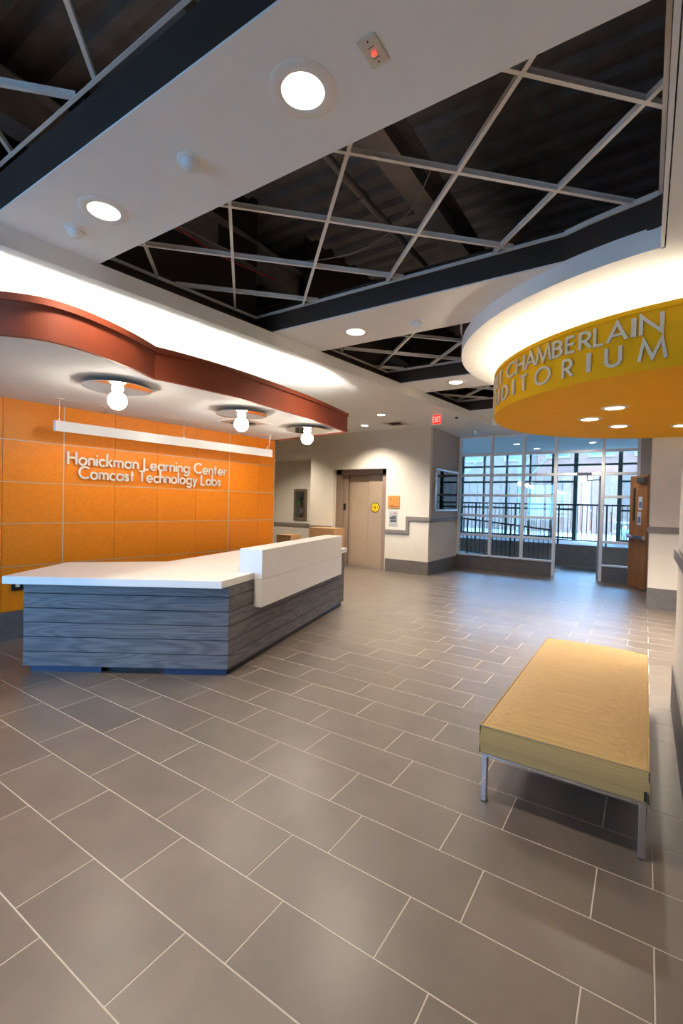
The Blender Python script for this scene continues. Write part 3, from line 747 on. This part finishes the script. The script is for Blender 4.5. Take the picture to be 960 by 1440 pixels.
marks(gs, [(-4.95, -4.83, 1.285, 1.305), (-5.0, -4.83, 1.255, 1.275), (-5.0, -4.83, 1.225, 1.245), (-4.98, -4.83, 1.195, 1.215), (-5.0, -4.83, 1.165, 1.185)], YF - .006)
marks(gs, [(-4.885, -4.85, 1.345, 1.38)], YF - .006, m_redp)
for zc, lb in ((1.95, 'upper black and white floor marker on the elevator jamb'), (1.17, 'lower black and white floor marker on the elevator jamb')):
    t = empty('floor_marker', (-5.21, 9.83, zc), lb, 'sign', 'elevator jamb markers')
    MB().box(-5.19, -5.125, 9.834, 9.84, zc - .14, zc + .14).build('plate', m_whitep, t)
    for k in (-.10, 0, .10): MB().lathe((-5.157, 9.834, zc + k), [(.028, 0), (.028, .002)], 16, 'Y').build('black_mark', m_blackp, t)

# fire extinguisher cabinet in the alcove
fc = empty('extinguisher_cabinet', (-8.06, 10.2, 1.5), 'brown framed fire extinguisher cabinet on the alcove wall', 'cabinet')
X0, X1, Z0, Z1 = -8.29, -7.83, 1.067, 1.935; f = .075
MB().box(X0, X1, 10.175, 10.2, Z0, Z0 + f).box(X0, X1, 10.175, 10.2, Z1 - f, Z1).box(X0, X0 + f, 10.175, 10.2, Z0 + f, Z1 - f).box(X1 - f, X1, 10.175, 10.2, Z0 + f, Z1 - f).build('frame', mat('cabinet_brown', (.13, .085, .055), .5), fc, bevel=.004)
MB().box(X0 + f, X1 - f, 10.194, 10.199, Z0 + f, Z1 - f).build('back', mat('cabinet_back', (.34, .31, .28), .5), fc)
MB().box(X0 + f, X1 - f, 10.176, 10.179, Z0 + f, Z1 - f).build('pane', m_glass, fc)
fe = empty('fire_extinguisher', (-8.03, 10.186, 1.16), 'red fire extinguisher with a bright green tag inside the cabinet', 'extinguisher')
def flat_lathe(prof, c):
    mb = MB().lathe(c, prof, 20); mb.v = [(v[0], c[1] + (v[1] - c[1]) * .1, v[2]) for v in mb.v]; return mb
flat_lathe([(.06, 0), (.065, .02), (.065, .36), (.05, .42), (.02, .45)], (-8.02, 10.186, 1.16)).build('cylinder', m_redp, fe, smooth=True)
MB().box(-8.07, -7.97, 10.1795, 10.1799, 1.26, 1.42).build('white_label', m_whitep, fe)
MB().box(-8.05, -7.98, 10.1835, 10.1895, 1.61, 1.66).box(-8.06, -7.93, 10.1835, 10.1895, 1.68, 1.71).build('valve', m_blackp, fe)
MB().box(-8.14, -8.05, 10.1795, 10.1799, 1.46, 1.62).build('green_tag', mat('tag_green', (.14, .95, .06), .5), fe)

# framed picture on the bay wall
pf = empty('framed_picture', (-4.03, 10.75, 1.93), 'silver framed picture behind glass on the taupe side wall', 'picture')
xa = -4.028; y0, y1, z0, z1 = 9.99, 11.48, 1.435, 2.425; f = .045
MB().box(xa, xa + .035, y0, y1, z0, z0 + f).box(xa, xa + .035, y0, y1, z1 - f, z1).box(xa, xa + .035, y0, y0 + f, z0 + f, z1 - f).box(xa, xa + .035, y1 - f, y1, z0 + f, z1 - f).build('frame', m_alu, pf, bevel=.004)
MB().box(xa, xa + .012, y0 + f, y1 - f, z0 + f, z1 - f).build('print', mat('picture_print', (.035, .06, .075), .12, var=.8, scale=3.5, stretch=(1, 2, .8)), pf)
MB().box(xa + .016, xa + .019, y0 + f, y1 - f, z0 + f, z1 - f).build('glass', m_glass, pf)

# exit sign
ex = empty('exit_sign', (-3.345, 8.3, ZC), 'red exit sign hanging from the ceiling before the bay wall', 'sign')
MB().box(-3.45, -3.24, 8.30, 8.34, 3.085, 3.300).build('housing', m_whitep, ex, bevel=.004)
MB().box(-3.40, -3.29, 8.31, 8.33, 3.30, ZC).build('ceiling_mount', m_whitep, ex)
MB().box(-3.428, -3.262, 8.294, 8.30, 3.11, 3.275).build('red_face', emis('exit_red', (1., .03, .02), .75), ex)
pos, k = text_line('EXIT', -3.420, -3.270, .22)
for ch, x in pos:
    g = glyph(ch, .17); g.v = [(x + v[0] * k, 8.294 - v[2] * .003, 3.14 + v[1] * .105) for v in g.v]; fixnorm(g.build('letter', emis('exit_letter', (1., .45, .35), .7), ex))

# ------------------------------------------------------------------ window wall with open door
YW = 11.6
X0w, XJ0, XJ1, XR = -4.0, -1.75, -.80, -.15
zr = [.34, .86, 1.345, 1.85, 2.348, 2.855, 3.30]
struct(MB().box(-4.03, XJ0 - .02, YW - .04, YW + .06, 0, .33).box(XJ1 + .03, XR, YW - .04, YW + .06, 0, .33).build('wall_window_base', m_base))
wn = struct(empty('window_1', ((X0w + XR) / 2, YW, .34)))
xs = [X0w, -3.205, -2.46, XJ0, XJ1, XR]
for x in xs:
    z0 = 0 if x in (XJ0, XJ1) else .34
    MB().box(x - .032, x + .032, YW - .045, YW + .055, z0, ZC).build('mullion', m_mull, wn, bevel=.004)
for i in range(len(xs) - 1):
    a, b = xs[i] + .032, xs[i + 1] - .032; door = i == 3
    for j, z in enumerate(zr):
        if door and z < 2.3: continue
        if i == 4 and j in (2,): continue
        MB().box(a, b, YW - .04, YW + .05, z - .028, z + .028 if j < 6 else ZC).build('transom', m_mull, wn, bevel=.003)
    for j in range(6):
        if door and j < 4: continue
        MB().box(a, b, YW + .0, YW + .008, zr[j] + .028, zr[j + 1] - .028).build('pane', m_glass, wn)
struct(MB().box(XR + .032, .06, YW - .04, YW + .08, 0, ZC).build('wall_pier', m_taupe))
# glass door leaf swung outwards, with closer
gd = empty('glass_door', (XJ1 - .05, YW + .06, 0), 'glazed entrance door standing open outwards, seen nearly edge on', 'door')
dx0, dx1 = XJ1 - .078, XJ1 - .034
for (a, b, z0, z1) in ((YW + .06, YW + .16, .02, 2.30), (YW + .84, YW + .94, .02, 2.30)): MB().box(dx0, dx1, a, b, z0, z1).build('stile', mat('door_grey', (.20, .24, .26), .4), gd)
for (z0, z1) in ((.02, .25), (2.18, 2.30), (1.0, 1.08)): MB().box(dx0, dx1, YW + .16, YW + .84, z0, z1).build('door_rail', mat('door_grey', (.20, .24, .26), .4), gd)
for (z0, z1) in ((.25, 1.0), (1.08, 2.18)): MB().box((dx0 + dx1) / 2 - .004, (dx0 + dx1) / 2 + .004, YW + .16, YW + .84, z0, z1).build('pane', m_glass, gd)
cd = empty('door_closer', (-1.15, YW - .06, 2.35), 'dark door closer with arm on the entrance door head', 'door closer')
MB().box(-1.30, -1.02, YW - .095, YW - .041, 2.318, 2.378).build('body', mat('closer_grey', (.09, .09, .09), .4, .4), cd, bevel=.005)
MB().tube([(-1.10, YW - .07, 2.32), (-1.10, YW - .07, 2.24), (-1.10, YW - .09, 2.20), (-.86, YW - .02, 2.22)], .010, 8).build('arm', mat('closer_grey', (.09, .09, .09), .4, .4), cd)

# ------------------------------------------------------------------ right-hand walls
YR = 8.95
wr = struct(MB().box(.06, 2.6, YR, YR + .12, 0, ZC).box(.06, .18, YR + .12, 11.7, 0, ZC).build('wall_right_far', m_cream))
struct(MB().box(.05, 2.5, YR - .014, YR, 0, .33).build('baseboard_right', m_base))
struct(MB().box(.035, 2.5, YR - .03, YR, 1.215, 1.315).build('trim_3', m_rail, bevel=.008))
XN = .228
wn2 = struct(MB().box(XN, XN + .12, YB0, 4.05, 0, ZC).box(XN, XN + .12, 4.05, 4.56, 0, ZD0 - .01).build('wall_right', m_cream))
struct(MB().box(XN - .014, XN, YB0, 4.57, 0, .335).box(XN - .014, XN + .12, 4.56, 4.574, 0, .335).build('baseboard_right', m_base))
struct(MB().box(XN - .03, XN, YB0, 4.59, 1.19, 1.275).build('trim_4', m_rail, bevel=.008))
struct(MB().box(2.5, 2.6, YB0, YR, 0, ZC).build('wall_auditorium', m_cream))
t = empty('fire_alarm_pull', (.045, 9.6, 1.33), 'small red fire alarm pull beside the wooden door', 'alarm')
MB().box(.035, .06, YR + .02, YR + .13, 1.22, 1.34).build('body', m_redp, t, bevel=.004)
MB().box(.028, .035, YR + .04, YR + .11, 1.25, 1.28).build('pull_bar', m_whitep, t)

# open wooden door
pa, pb = Vector((-.262, 11.36, 0)), Vector((.035, 10.80, 0)); dd = (pa - pb).normalized(); dn = Vector((-dd.y, dd.x, 0))
if dn.dot(Vector((0, 0, 0)) - pb) < 0: dn = -dn
LD = (pa - pb).length
wd = empty('wooden_door', tuple(pb), 'oak veneer door standing open beside the window wall', 'door')
def dbox(name, m_, a, b, c, parent=wd, bevel=0): return MB().obox(pb, dd, dn, (0, 0, 1), a, b, c).build(name, m_, parent, bevel=bevel)
wleaf = MB()
for a, c in (((0, LD), (.01, 1.36)), ((0, LD), (2.02, 2.27)), ((0, .41), (1.36, 2.02)), ((.50, LD), (1.36, 2.02))): wleaf.obox(pb, dd, dn, (0, 0, 1), a, (-.022, .022), c)
wleaf.build('leaf', m_door, wd)
dbox('vision_pane', mat('lite_glass', (.04, .03, .025), .08), (.42, .49), (-.006, .006), (1.36, 2.02))
for a, c in (((.40, .42), (1.34, 2.04)), ((.49, .51), (1.34, 2.04)), ((.42, .49), (1.34, 1.36)), ((.42, .49), (2.02, 2.04))): dbox('lite_frame', mat('lite_bead', (.16, .13, .07), .5), a, (-.028, .028), c)
dbox('push_bar', m_chrome, (.02, LD - .02), (.05, .085), (1.00, 1.06), bevel=.006)
for a in ((.02, .07), (LD - .07, LD - .02)): dbox('bar_bracket', m_chrome, a, (.022, .05), (.99, 1.07))
dbox('closer_box', mat('closer_grey', (.09, .09, .09), .4, .4), (.02, .30), (.022, .08), (2.12, 2.22), bevel=.006)
for c, lb in (((1.58, 1.84), 'upper printed notice taped to the wooden door'), ((1.28, 1.54), 'lower printed notice taped to the wooden door')):
    e2 = empty('door_notice', tuple(pb + dd * .22 + dn * .025 + Vector((0, 0, c[0]))), lb, 'notice', 'notices on the wooden door')
    sh = (.16, .30) if c[0] > 1.5 else (.19, .33)
    dbox('sheet', mat('notice_sheet', (.55, .58, .62), .6), sh, (.0225, .0245), c, e2)
    dbox('print_block', mat('notice_blue', (.10, .16, .30), .6), (sh[0] + .02, sh[1] - .02), (.0246, .0252), (c[0] + .04, c[1] - .10), e2)

# ------------------------------------------------------------------ vestibule and outside
YV = 13.9
struct(MB().box(-7.2, 2.6, 13.9, 16.3, -.05, .60).build('landing', mat('landing_face', (.25, .16, .12), .6, var=.12, scale=8)))
struct(MB().box(-7.2, 2.6, 13.86, 13.9, 0, .05).build('landing_skirt', mat('skirt_beige', (.34, .27, .20), .6)))
struct(MB().box(-7.2, 2.6, 11.66, 16.3, ZC - .02, ZC + .1).build('vestibule_ceiling', m_ceil))
struct(MB().box(-7.3, -7.2, 11.66, 16.3, 0, ZC).build('wall_vestibule_left', m_cream))
struct(MB().box(2.5, 2.6, YR, 16.3, 0, ZC).build('wall_vestibule_right', m_cream))
for x, y, lb in ((-3.0, 13.2, 'vestibule downlight seen through the second window bay'), (-1.2, 13.6, 'vestibule downlight seen through the pane above the open door'), (-2.7, 14.4, 'deeper vestibule downlight seen through the second window bay')):
    t = empty('vestibule_light', (x, y, ZC - .02), lb, 'ceiling light', 'vestibule downlights')
    MB().lathe((x, y, ZC - .02), [(.10, -.006), (.10, 0)], 24).build('trim_ring', m_whitep, t)
    MB().lathe((x, y, ZC - .026), [(.075, -.003), (.075, 0)], 24).build('lens', emis('vestibule_lens', (1., .9, .78), 5.), t)
def railing(name, label, x0, x1, y, zb, zt, gap=.115):
    """zb, zt: functions of x"""
    t = empty(name, (x0, y, zb(x0)), label, 'railing')
    MB().tube([(x0, y, zt(x0)), (x1, y, zt(x1))], .022, 10).build('top_rail', m_iron, t, smooth=True)
    MB().tube([(x0, y, zb(x0) + .12), (x1, y, zb(x1) + .12)], .014, 8).build('bottom_rail', m_iron, t, smooth=True)
    n = int((x1 - x0) / gap)
    for k in range(n + 1):
        x = x0 + k * gap; post = k % 10 == 0; r = .02 if post else .008
        MB().box(x - r, x + r, y - r, y + r, zb(x) + (0 if post else .12), zt(x)).build('post' if post else 'baluster', m_iron, t)
    return t
railing('guard_railing', 'black guard railing on top of the dark landing wall', -6.6, 1.0, 13.98, lambda x: .60, lambda x: 1.68)
rz = lambda x: max(0., .095 * (-1.75 - x))
railing('ramp_railing', 'black sloping ramp railing just behind the window wall', -6.4, -1.95, 12.62, rz, lambda x: rz(x) + 1.0)
struct(MB().add([(-7.2, 12.55, .52), (-1.75, 12.55, 0.003), (-1.75, 13.86, 0.003), (-7.2, 13.86, .52), (-7.2, 12.55, 0), (-1.75, 12.55, 0), (-1.75, 13.86, 0), (-7.2, 13.86, 0)],
              [(0, 1, 2, 3), (4, 7, 6, 5), (0, 4, 5, 1), (2, 6, 7, 3), (0, 3, 7, 4)]).build('ramp', mat('ramp_concrete', (.34, .33, .33), .7)))
YO = 16.0
of = struct(empty('window_2', (-2, YO, .6)))
gx = [-7.1, -6.2, -5.4, -4.66, -3.91, -3.17, -2.5, -1.84, -.66, .2, 1.0, 1.8, 2.45]
for x in gx:
    wdt = .055 if x in (-1.84, -.66) else .028
    MB().box(x - wdt, x + wdt, YO - .06, YO + .06, .6, ZC - .02).build('mullion', m_green, of)
for i in range(len(gx) - 1):
    door = gx[i] == -1.84; a, b = gx[i] + .04, gx[i + 1] - .04
    for z in ((2.93,) if door else (.66, 1.55, 2.41, 2.93)):
        MB().box(a, b, YO - .05, YO + .05, z - .03, z + .03).build('transom', m_green, of)
    if not door: MB().box(a, b, YO - .004, YO + .004, .70, 3.28).build('pane', m_glass, of)
    else: MB().box(a, b, YO - .004, YO + .004, 2.975, 3.28).build('pane', m_glass, of)
struct(MB().box(-60, 60, 16.3, 90, .30, .40).build('pavement', mat('pavement_grey', (.30, .27, .24), .8, var=.12, scale=2)))

def house(name, x0, x1, y, h, col, nx, nz, label, sill=(.30, .20, .13)):
    t = empty(name, ((x0 + x1) / 2, y, .4), label, 'building')
    mw = mat(name + '_wall_%d' % int(x0 * 10), col, .85, var=.15, scale=1.5, bump=.1, bscale=12)
    MB().box(x0, x1, y, y + 6, .4, h).build('facade', mw, t)
    MB().box(x0 - .1, x1 + .1, y - .25, y, h - .4, h).build('cornice', mat('cornice_white', sill, .7), t)
    for i in range(nx):
        for j in range(nz):
            cx = x0 + (x1 - x0) * (i + .5) / nx; cz = 1.5 + j * 2.9
            f = MB().box(cx - .62, cx + .62, y - .06, y, cz - .06, cz + 1.75).build('window', mat('sash_white', (.34, .24, .16), .6), t)
            MB().box(cx - .5, cx - .03, y - .075, y - .061, cz + .06, cz + 1.63).build('pane', mat('far_pane', (.10, .13, .17), .1), f)
            MB().box(cx + .03, cx + .5, y - .075, y - .061, cz + .06, cz + 1.63).build('pane', mat('far_pane', (.10, .13, .17), .1), f)
house('brick_building', -13.0, -5.4, 29., 6.0, (.23, .14, .095), 3, 2, 'pale grey-brown stone building seen through the left window bays')
house('brick_building', -5.2, 3.2, 28., 5.6, (.32, .125, .08), 4, 2, 'pink brick building seen straight through the open entrance door')
house('brick_building', 3.6, 12.0, 30., 6.2, (.24, .15, .10), 3, 2, 'grey building behind the right window bay beside the wooden door')
house('brick_building', -24.0, -13.2, 30., 5.8, (.25, .14, .095), 4, 2, 'dull brick building at the far left behind the ramp')
# low boundary wall, fence and tree trunks in the yard
fe2 = empty('yard_fence', (-4, 24, .4), 'pale board fence at the back of the yard outside', 'fence')
for k in range(46):
    x = -13.5 + k * .42
    MB().box(x, x + .36, 25.0, 25.04, .4, 3.3).build('board', mat('fence_board', (.22, .115, .078), .8, var=.1, objrand=.15), fe2)
for z in (1.1, 2.7): MB().box(-13.5, 5.8, 25.04, 25.10, z, z + .1).build('rail', mat('fence_board', (.22, .115, .078), .8), fe2)
for x, y, r, lb in ((-7.6, 21.5, .16, 'bare tree trunk in the yard behind the left window bay'), (-4.9, 22.5, .12, 'bare tree trunk in the yard behind the middle window bay')):
    t = empty('bare_tree', (x, y, .4), lb, 'tree')
    mb_ = mat('bark', (.20, .17, .15), .9, var=.3, scale=10, bump=.4)
    MB().tube([(x, y, .4), (x + .05, y, 2.2), (x - .05, y + .1, 4.2), (x + .1, y, 6.5)], r, 10).build('trunk', mb_, t, smooth=True)
    for k in range(6):
        a = k * 1.1; z = 2.6 + k * .6
        MB().tube([(x, y, z), (x + .7 * math.cos(a), y + .7 * math.sin(a), z + .7), (x + 1.5 * math.cos(a + .2), y + 1.5 * math.sin(a + .2), z + 1.8)], r * .3, 7).build('branch', mb_, t, smooth=True)
t = empty('picnic_table', (.2, 19.0, .4), 'white outdoor picnic table standing outside the entrance glass', 'table')
mw_ = mat('picnic_white', (.6, .6, .6), .6)
for k in range(5): MB().box(-.9, 1.3, 18.6 + k * .17, 18.75 + k * .17, 1.10, 1.14).build('table_board', mw_, t)
for yy in (18.1, 19.75): MB().box(-.9, 1.3, yy, yy + .28, .80, .84).build('bench_board', mw_, t)
for xx in (-.6, 1.0):
    MB().obox((xx, 19.02, .4), (1, 0, 0), (0, .8, .6), (0, -.6, .8), (-.04, .04), (-.04, .9), (0, .06)).obox((xx, 19.02, .4), (1, 0, 0), (0, -.8, .6), (0, .6, .8), (-.04, .04), (-.04, .9), (0, .06)).build('leg_frame', mw_, t)
    MB().box(xx - .03, xx + .03, 18.1, 20.0, .73, .80).build('bench_support', mw_, t)

# ------------------------------------------------------------------ near end wall with daylight windows (behind the camera)
nw = MB().box(-9.6, -5.45, YB0 - .12, YB0, 0, ZC).box(-2.75, 2.6, YB0 - .12, YB0, 0, ZC).box(-5.45, -2.75, YB0 - .12, YB0, 0, .25).box(-5.45, -2.75, YB0 - .12, YB0, 3.25, ZC)
struct(nw.build('wall_near', m_cream))
w3 = struct(empty('window_3', (-4.1, YB0, .25)))
nxs = [-5.45, -4.55, -3.65, -2.75]
for x in nxs: MB().box(x - .03, x + .03, YB0 - .1, YB0 - .02, .25, 3.25).build('mullion', m_mull, w3)
for i in range(3):
    for z in (.28, 2.3, 3.22): MB().box(nxs[i] + .03, nxs[i + 1] - .03, YB0 - .1, YB0 - .02, z - .03, z + .03).build('transom', m_mull, w3)
    for z0, z1 in ((.31, 2.27), (2.33, 3.19)): MB().box(nxs[i] + .03, nxs[i + 1] - .03, YB0 - .064, YB0 - .056, z0, z1).build('pane', m_glass, w3)
struct(MB().box(-40, 40, -60, YB0 - .15, -.1, -.02).build('forecourt', mat('forecourt_pale', (.62, .60, .56), .8)))  # unseen ground, made pale to bounce daylight up to the ceiling

# ------------------------------------------------------------------ reception desk
A = Vector((-4.59, 1.891, 0)); B = Vector((-3.072, 2.897, 0))
d2 = Vector((-.2475, .9689, 0)); LR = 3.22
D = B + d2 * LR
d1 = (A - B).normalized(); LL = (A - B).length
n1 = Vector((d1.y, -d1.x, 0)); n1 = n1 if n1.dot(Vector((0, 0, 0)) - B) > 0 else -n1     # faces the camera
n2 = Vector((d2.y, -d2.x, 0))
desk = empty('reception_desk', tuple(B), 'angled reception desk clad in grey stained planks with a white counter', 'desk')
inner = Vector((-4.40, 3.30, 0)); inA = A - n1 * .85; endD = D - n2 * 1.15
core = [B - n2 * .03 - n1 * .03, D - n2 * .03, endD + n2 * .05, inner + Vector((.06, -.02, 0)), inA + n1 * .06, A - n1 * .03]
MB().prism([(p.x, p.y) for p in core], .07, .80).build('body', m_core, desk)
zj = [.06, .188, .320, .449, .577, .708, .80]
for j in range(6):
    z0, z1 = zj[j] + (.003 if j else 0), zj[j + 1] - (.003 if j < 5 else 0)
    o = B + Vector((0, 0, z0))
    MB().obox(B, d1, n1, (0, 0, 1), (0.0, LL), (-.028, 0), (z0, z1)).build('plank', m_plank, desk, origin=o, bevel=.002, frame=(d1, Vector((0, 0, 1)).cross(d1), Vector((0, 0, 1))))
    MB().obox(B, d2, n2, (0, 0, 1), (0.0, LR), (-.028, 0), (z0, z1)).build('plank', m_plank, desk, origin=o, bevel=.002, frame=(d2, Vector((0, 0, 1)).cross(d2), Vector((0, 0, 1))))
    MB().obox(D, -n2, d2, (0, 0, 1), (.03, 1.1), (-.028, 0), (z0, z1)).build('plank', m_plank, desk, origin=D + Vector((0, 0, z0)), bevel=.002, frame=(-n2, Vector((0, 0, 1)).cross(-n2), Vector((0, 0, 1))))
    MB().obox(A, -n1, d1, (0, 0, 1), (.03, .78), (-.028, 0), (z0, z1)).build('plank', m_plank, desk, origin=A + Vector((0, 0, z0)), bevel=.002, frame=(-n1, Vector((0, 0, 1)).cross(-n1), Vector((0, 0, 1))))
# toe kicks
for s0, s1 in ((.02, .58), (1.14, LL - .05)):
    MB().obox(B, d1, n1, (0, 0, 1), (s0, s1), (-.05, -.03), (0, .075)).build('toe_kick', m_toe, desk)
MB().obox(B, d1, n1, (0, 0, 1), (.58, 1.14), (-.12, -.10), (0, .075)).build('toe_kick', m_core, desk)
MB().obox(B, d2, n2, (0, 0, 1), (.05, 2.55), (-.05, -.03), (0, .075)).build('toe_kick', m_core, desk)
MB().obox(B, d2, n2, (0, 0, 1), (2.55, LR - .03), (-.05, -.03), (0, .075)).build('toe_kick', m_toe, desk)
# counter slab
zt0, zt1 = .805, .872
S0 = A + n1 * .115 + d1 * .11; S1 = B - d2 * .122
slab = [S1, B + d2 * .44, B + d2 * .44 - n2 * .04, B + d2 * 2.84 - n2 * .04, B + d2 * 2.84, D + d2 * .12, D + d2 * .12 - n2 * 1.2, inner + Vector((-.06, -.03, 0)), inA + d1 * .10 + n1 * .02, S0]
MB().prism([(p.x, p.y) for p in slab], zt0, zt1).build('countertop', m_white, desk, bevel=.004)
# raised transaction ledge
MB().obox(B, d2, n2, (0, 0, 1), (.44, 2.84), (.0, .085), (.535, zt0)).obox(B, d2, n2, (0, 0, 1), (.44, 2.84), (-.165, .085), (zt1 if False else .806, 1.098)).build('transaction_ledge', m_white, desk, bevel=.003)
# small white object on the counter next to the ledge
p = B + d2 * .62 - n2 * .26
t = empty('counter_item', (p.x, p.y, zt1), 'small white item on the counter behind the raised ledge', 'item')
MB().lathe((p.x, p.y, zt1), [(.022, 0), (.026, .008), (.022, .018), (.010, .024), (0, .025)], 20).build('body', m_whitep, t, smooth=True)

# cardboard boxes behind the desk
def carton(x0, x1, y0, y1, z, label):
    t = empty('cardboard_box', ((x0 + x1) / 2, (y0 + y1) / 2, 0), label, 'box', 'cardboard boxes behind the desk')
    MB().box(x0, x1, y0, y1, 0, z - .006).build('carton', m_card, t, bevel=.004)
    ym = (y0 + y1) / 2
    MB().box(x0, x1, y0, ym - .003, z - .006, z).build('flap', m_card, t)
    MB().box(x0, x1, ym + .003, y1, z - .006, z + .003).build('flap', m_card, t)
    MB().box((x0 + x1) / 2 - .03, (x0 + x1) / 2 + .03, y0 - .001, y1, z + .003, z + .0045).build('tape', m_tape, t)
carton(-6.95, -6.20, 9.15, 9.62, .955, 'taller brown cardboard box standing beside the elevator')
carton(-7.47, -7.03, 8.55, 8.95, .775, 'lower brown cardboard box near the end of the orange wall')

# ------------------------------------------------------------------ bench
bx0, bx1, by0, by1 = -.698, .050, 2.455, 4.46
bn = empty('upholstered_bench', ((bx0 + bx1) / 2, (by0 + by1) / 2, 0), 'long tan upholstered bench with flat metal legs by the right wall', 'bench')
# striped fabric
def fabric():
    M = bpy.data.materials.new('bench_fabric'); M.use_nodes = True; N = M.node_tree.nodes; L = M.node_tree.links; b = N['Principled BSDF']
    b.inputs['Roughness'].default_value = .85; b.inputs['Sheen Weight'].default_value = .15
    tc = N.new('ShaderNodeTexCoord'); mp = N.new('ShaderNodeMapping'); mp.inputs['Scale'].default_value = (.15, 70, 95)
    L.new(tc.outputs['Object'], mp.inputs[0])
    nz = N.new('ShaderNodeTexNoise'); nz.inputs['Scale'].default_value = 1.6; nz.inputs['Detail'].default_value = 6; nz.inputs['Roughness'].default_value = .7; L.new(mp.outputs[0], nz.inputs['Vector'])
    rp = N.new('ShaderNodeValToRGB'); rp.color_ramp.elements[0].position = .36; rp.color_ramp.elements[1].position = .62
    rp.color_ramp.elements[0].color = (.35, .205, .065, 1); rp.color_ramp.elements[1].color = (.52, .325, .11, 1)
    L.new(nz.outputs['Fac'], rp.inputs[0]); L.new(rp.outputs[0], b.inputs['Base Color'])
    bn_ = N.new('ShaderNodeBump'); bn_.inputs['Strength'].default_value = .25; bn_.inputs['Distance'].default_value = .003
    L.new(nz.outputs['Fac'], bn_.inputs['Height']); L.new(bn_.outputs[0], b.inputs['Normal'])
    return M
m_fab = fabric()
def cushion(x0, x1, y0, y1, z0, z1, nx=16, ny=40):
    mb = MB(); zs = z1
    def sup(u): u = abs(2 * u - 1); return (1 - u ** 3.2)
    def ring(ins, z):
        pts = []
        for i in range(nx): pts.append((x0 + ins + (x1 - x0 - 2 * ins) * i / nx, y0 + ins))
        for j in range(ny): pts.append((x1 - ins, y0 + ins + (y1 - y0 - 2 * ins) * j / ny))
        for i in range(nx): pts.append((x1 - ins - (x1 - x0 - 2 * ins) * i / nx, y1 - ins))
        for j in range(ny): pts.append((x0 + ins, y1 - ins - (y1 - y0 - 2 * ins) * j / ny))
        return [(p[0], p[1], z) for p in pts]
    rings = [ring(.012, z0), ring(0.0, z0 + .012), ring(-.004, (z0 + z1) / 2), ring(0.0, z1 - .010), ring(.010, z1)]
    n = len(rings[0]); vs = sum(rings, []); fs = []
    for k in range(len(rings) - 1):
        for i in range(n): a, b = k * n + i, k * n + (i + 1) % n; fs.append((a, b, b + n, a + n))
    fs.append(tuple(reversed(range(n)))); mb.add(vs, fs)
    vs = []; fs = []
    for j in range(ny + 1):
        for i in range(nx + 1):
            u, v = i / nx, j / ny
            vs.append((x0 + .010 + (x1 - x0 - .02) * u, y0 + .010 + (y1 - y0 - .02) * v, z1 + .046 * (sup(u) ** .8) * (1 - abs(2 * v - 1) ** 12) ** .8))
    for j in range(ny):
        for i in range(nx): a = j * (nx + 1) + i; fs.append((a, a + 1, a + nx + 2, a + nx + 1))
    return mb.add(vs, fs)
cu = cushion(bx0, bx1, by0, by1, .262, .415).build('cushion', m_fab, bn, smooth=True, origin=((bx0 + bx1) / 2, (by0 + by1) / 2, .262))
seam = mat('bench_piping', (.42, .27, .11), .8)
zz = .413
MB().tube([(bx0 + .003, by0 + .003, zz), (bx1 - .003, by0 + .003, zz), (bx1 - .003, by1 - .003, zz), (bx0 + .003, by1 - .003, zz), (bx0 + .003, by0 + .003, zz)], .005, 6, False).build('piping', seam, cu)
for xx in (bx0 + .001, bx1 - .001): MB().tube([(xx, by0 + .001, .27), (xx, by0 + .001, .41)], .004, 6).build('corner_seam', mat('bench_seam', (.10, .07, .035), .8), cu)
MB().box(bx1 - .018, bx1 - .006, by0 - .006, by0 - .003, .28, .325).build('maker_tag', m_blackp, cu)
fz0, fz1 = .243, .262
fr = MB()
for (a, b) in ((by0 + .02, by0 + .05), (by1 - .05, by1 - .02)): fr.box(bx0 + .005, bx1 - .005, a, b, fz0, fz1)
fr.box(bx0 + .005, bx0 + .035, by0 + .05, by1 - .05, fz0, fz1).box(bx1 - .035, bx1 - .005, by0 + .05, by1 - .05, fz0, fz1)
fr.build('seat_frame', m_chrome, bn, bevel=.003)
for xx in (bx0 + .005, bx1 - .035):
    for yy in (by0 + .02, by1 - .05):
        MB().box(xx, xx + .030, yy, yy + .03, .004, fz0 + .004).build('leg', m_chrome, bn, bevel=.003)
        MB().lathe((xx + .015, yy + .015, 0), [(.016, 0), (.016, .005)], 14).build('foot_glide', m_blackp, bn)
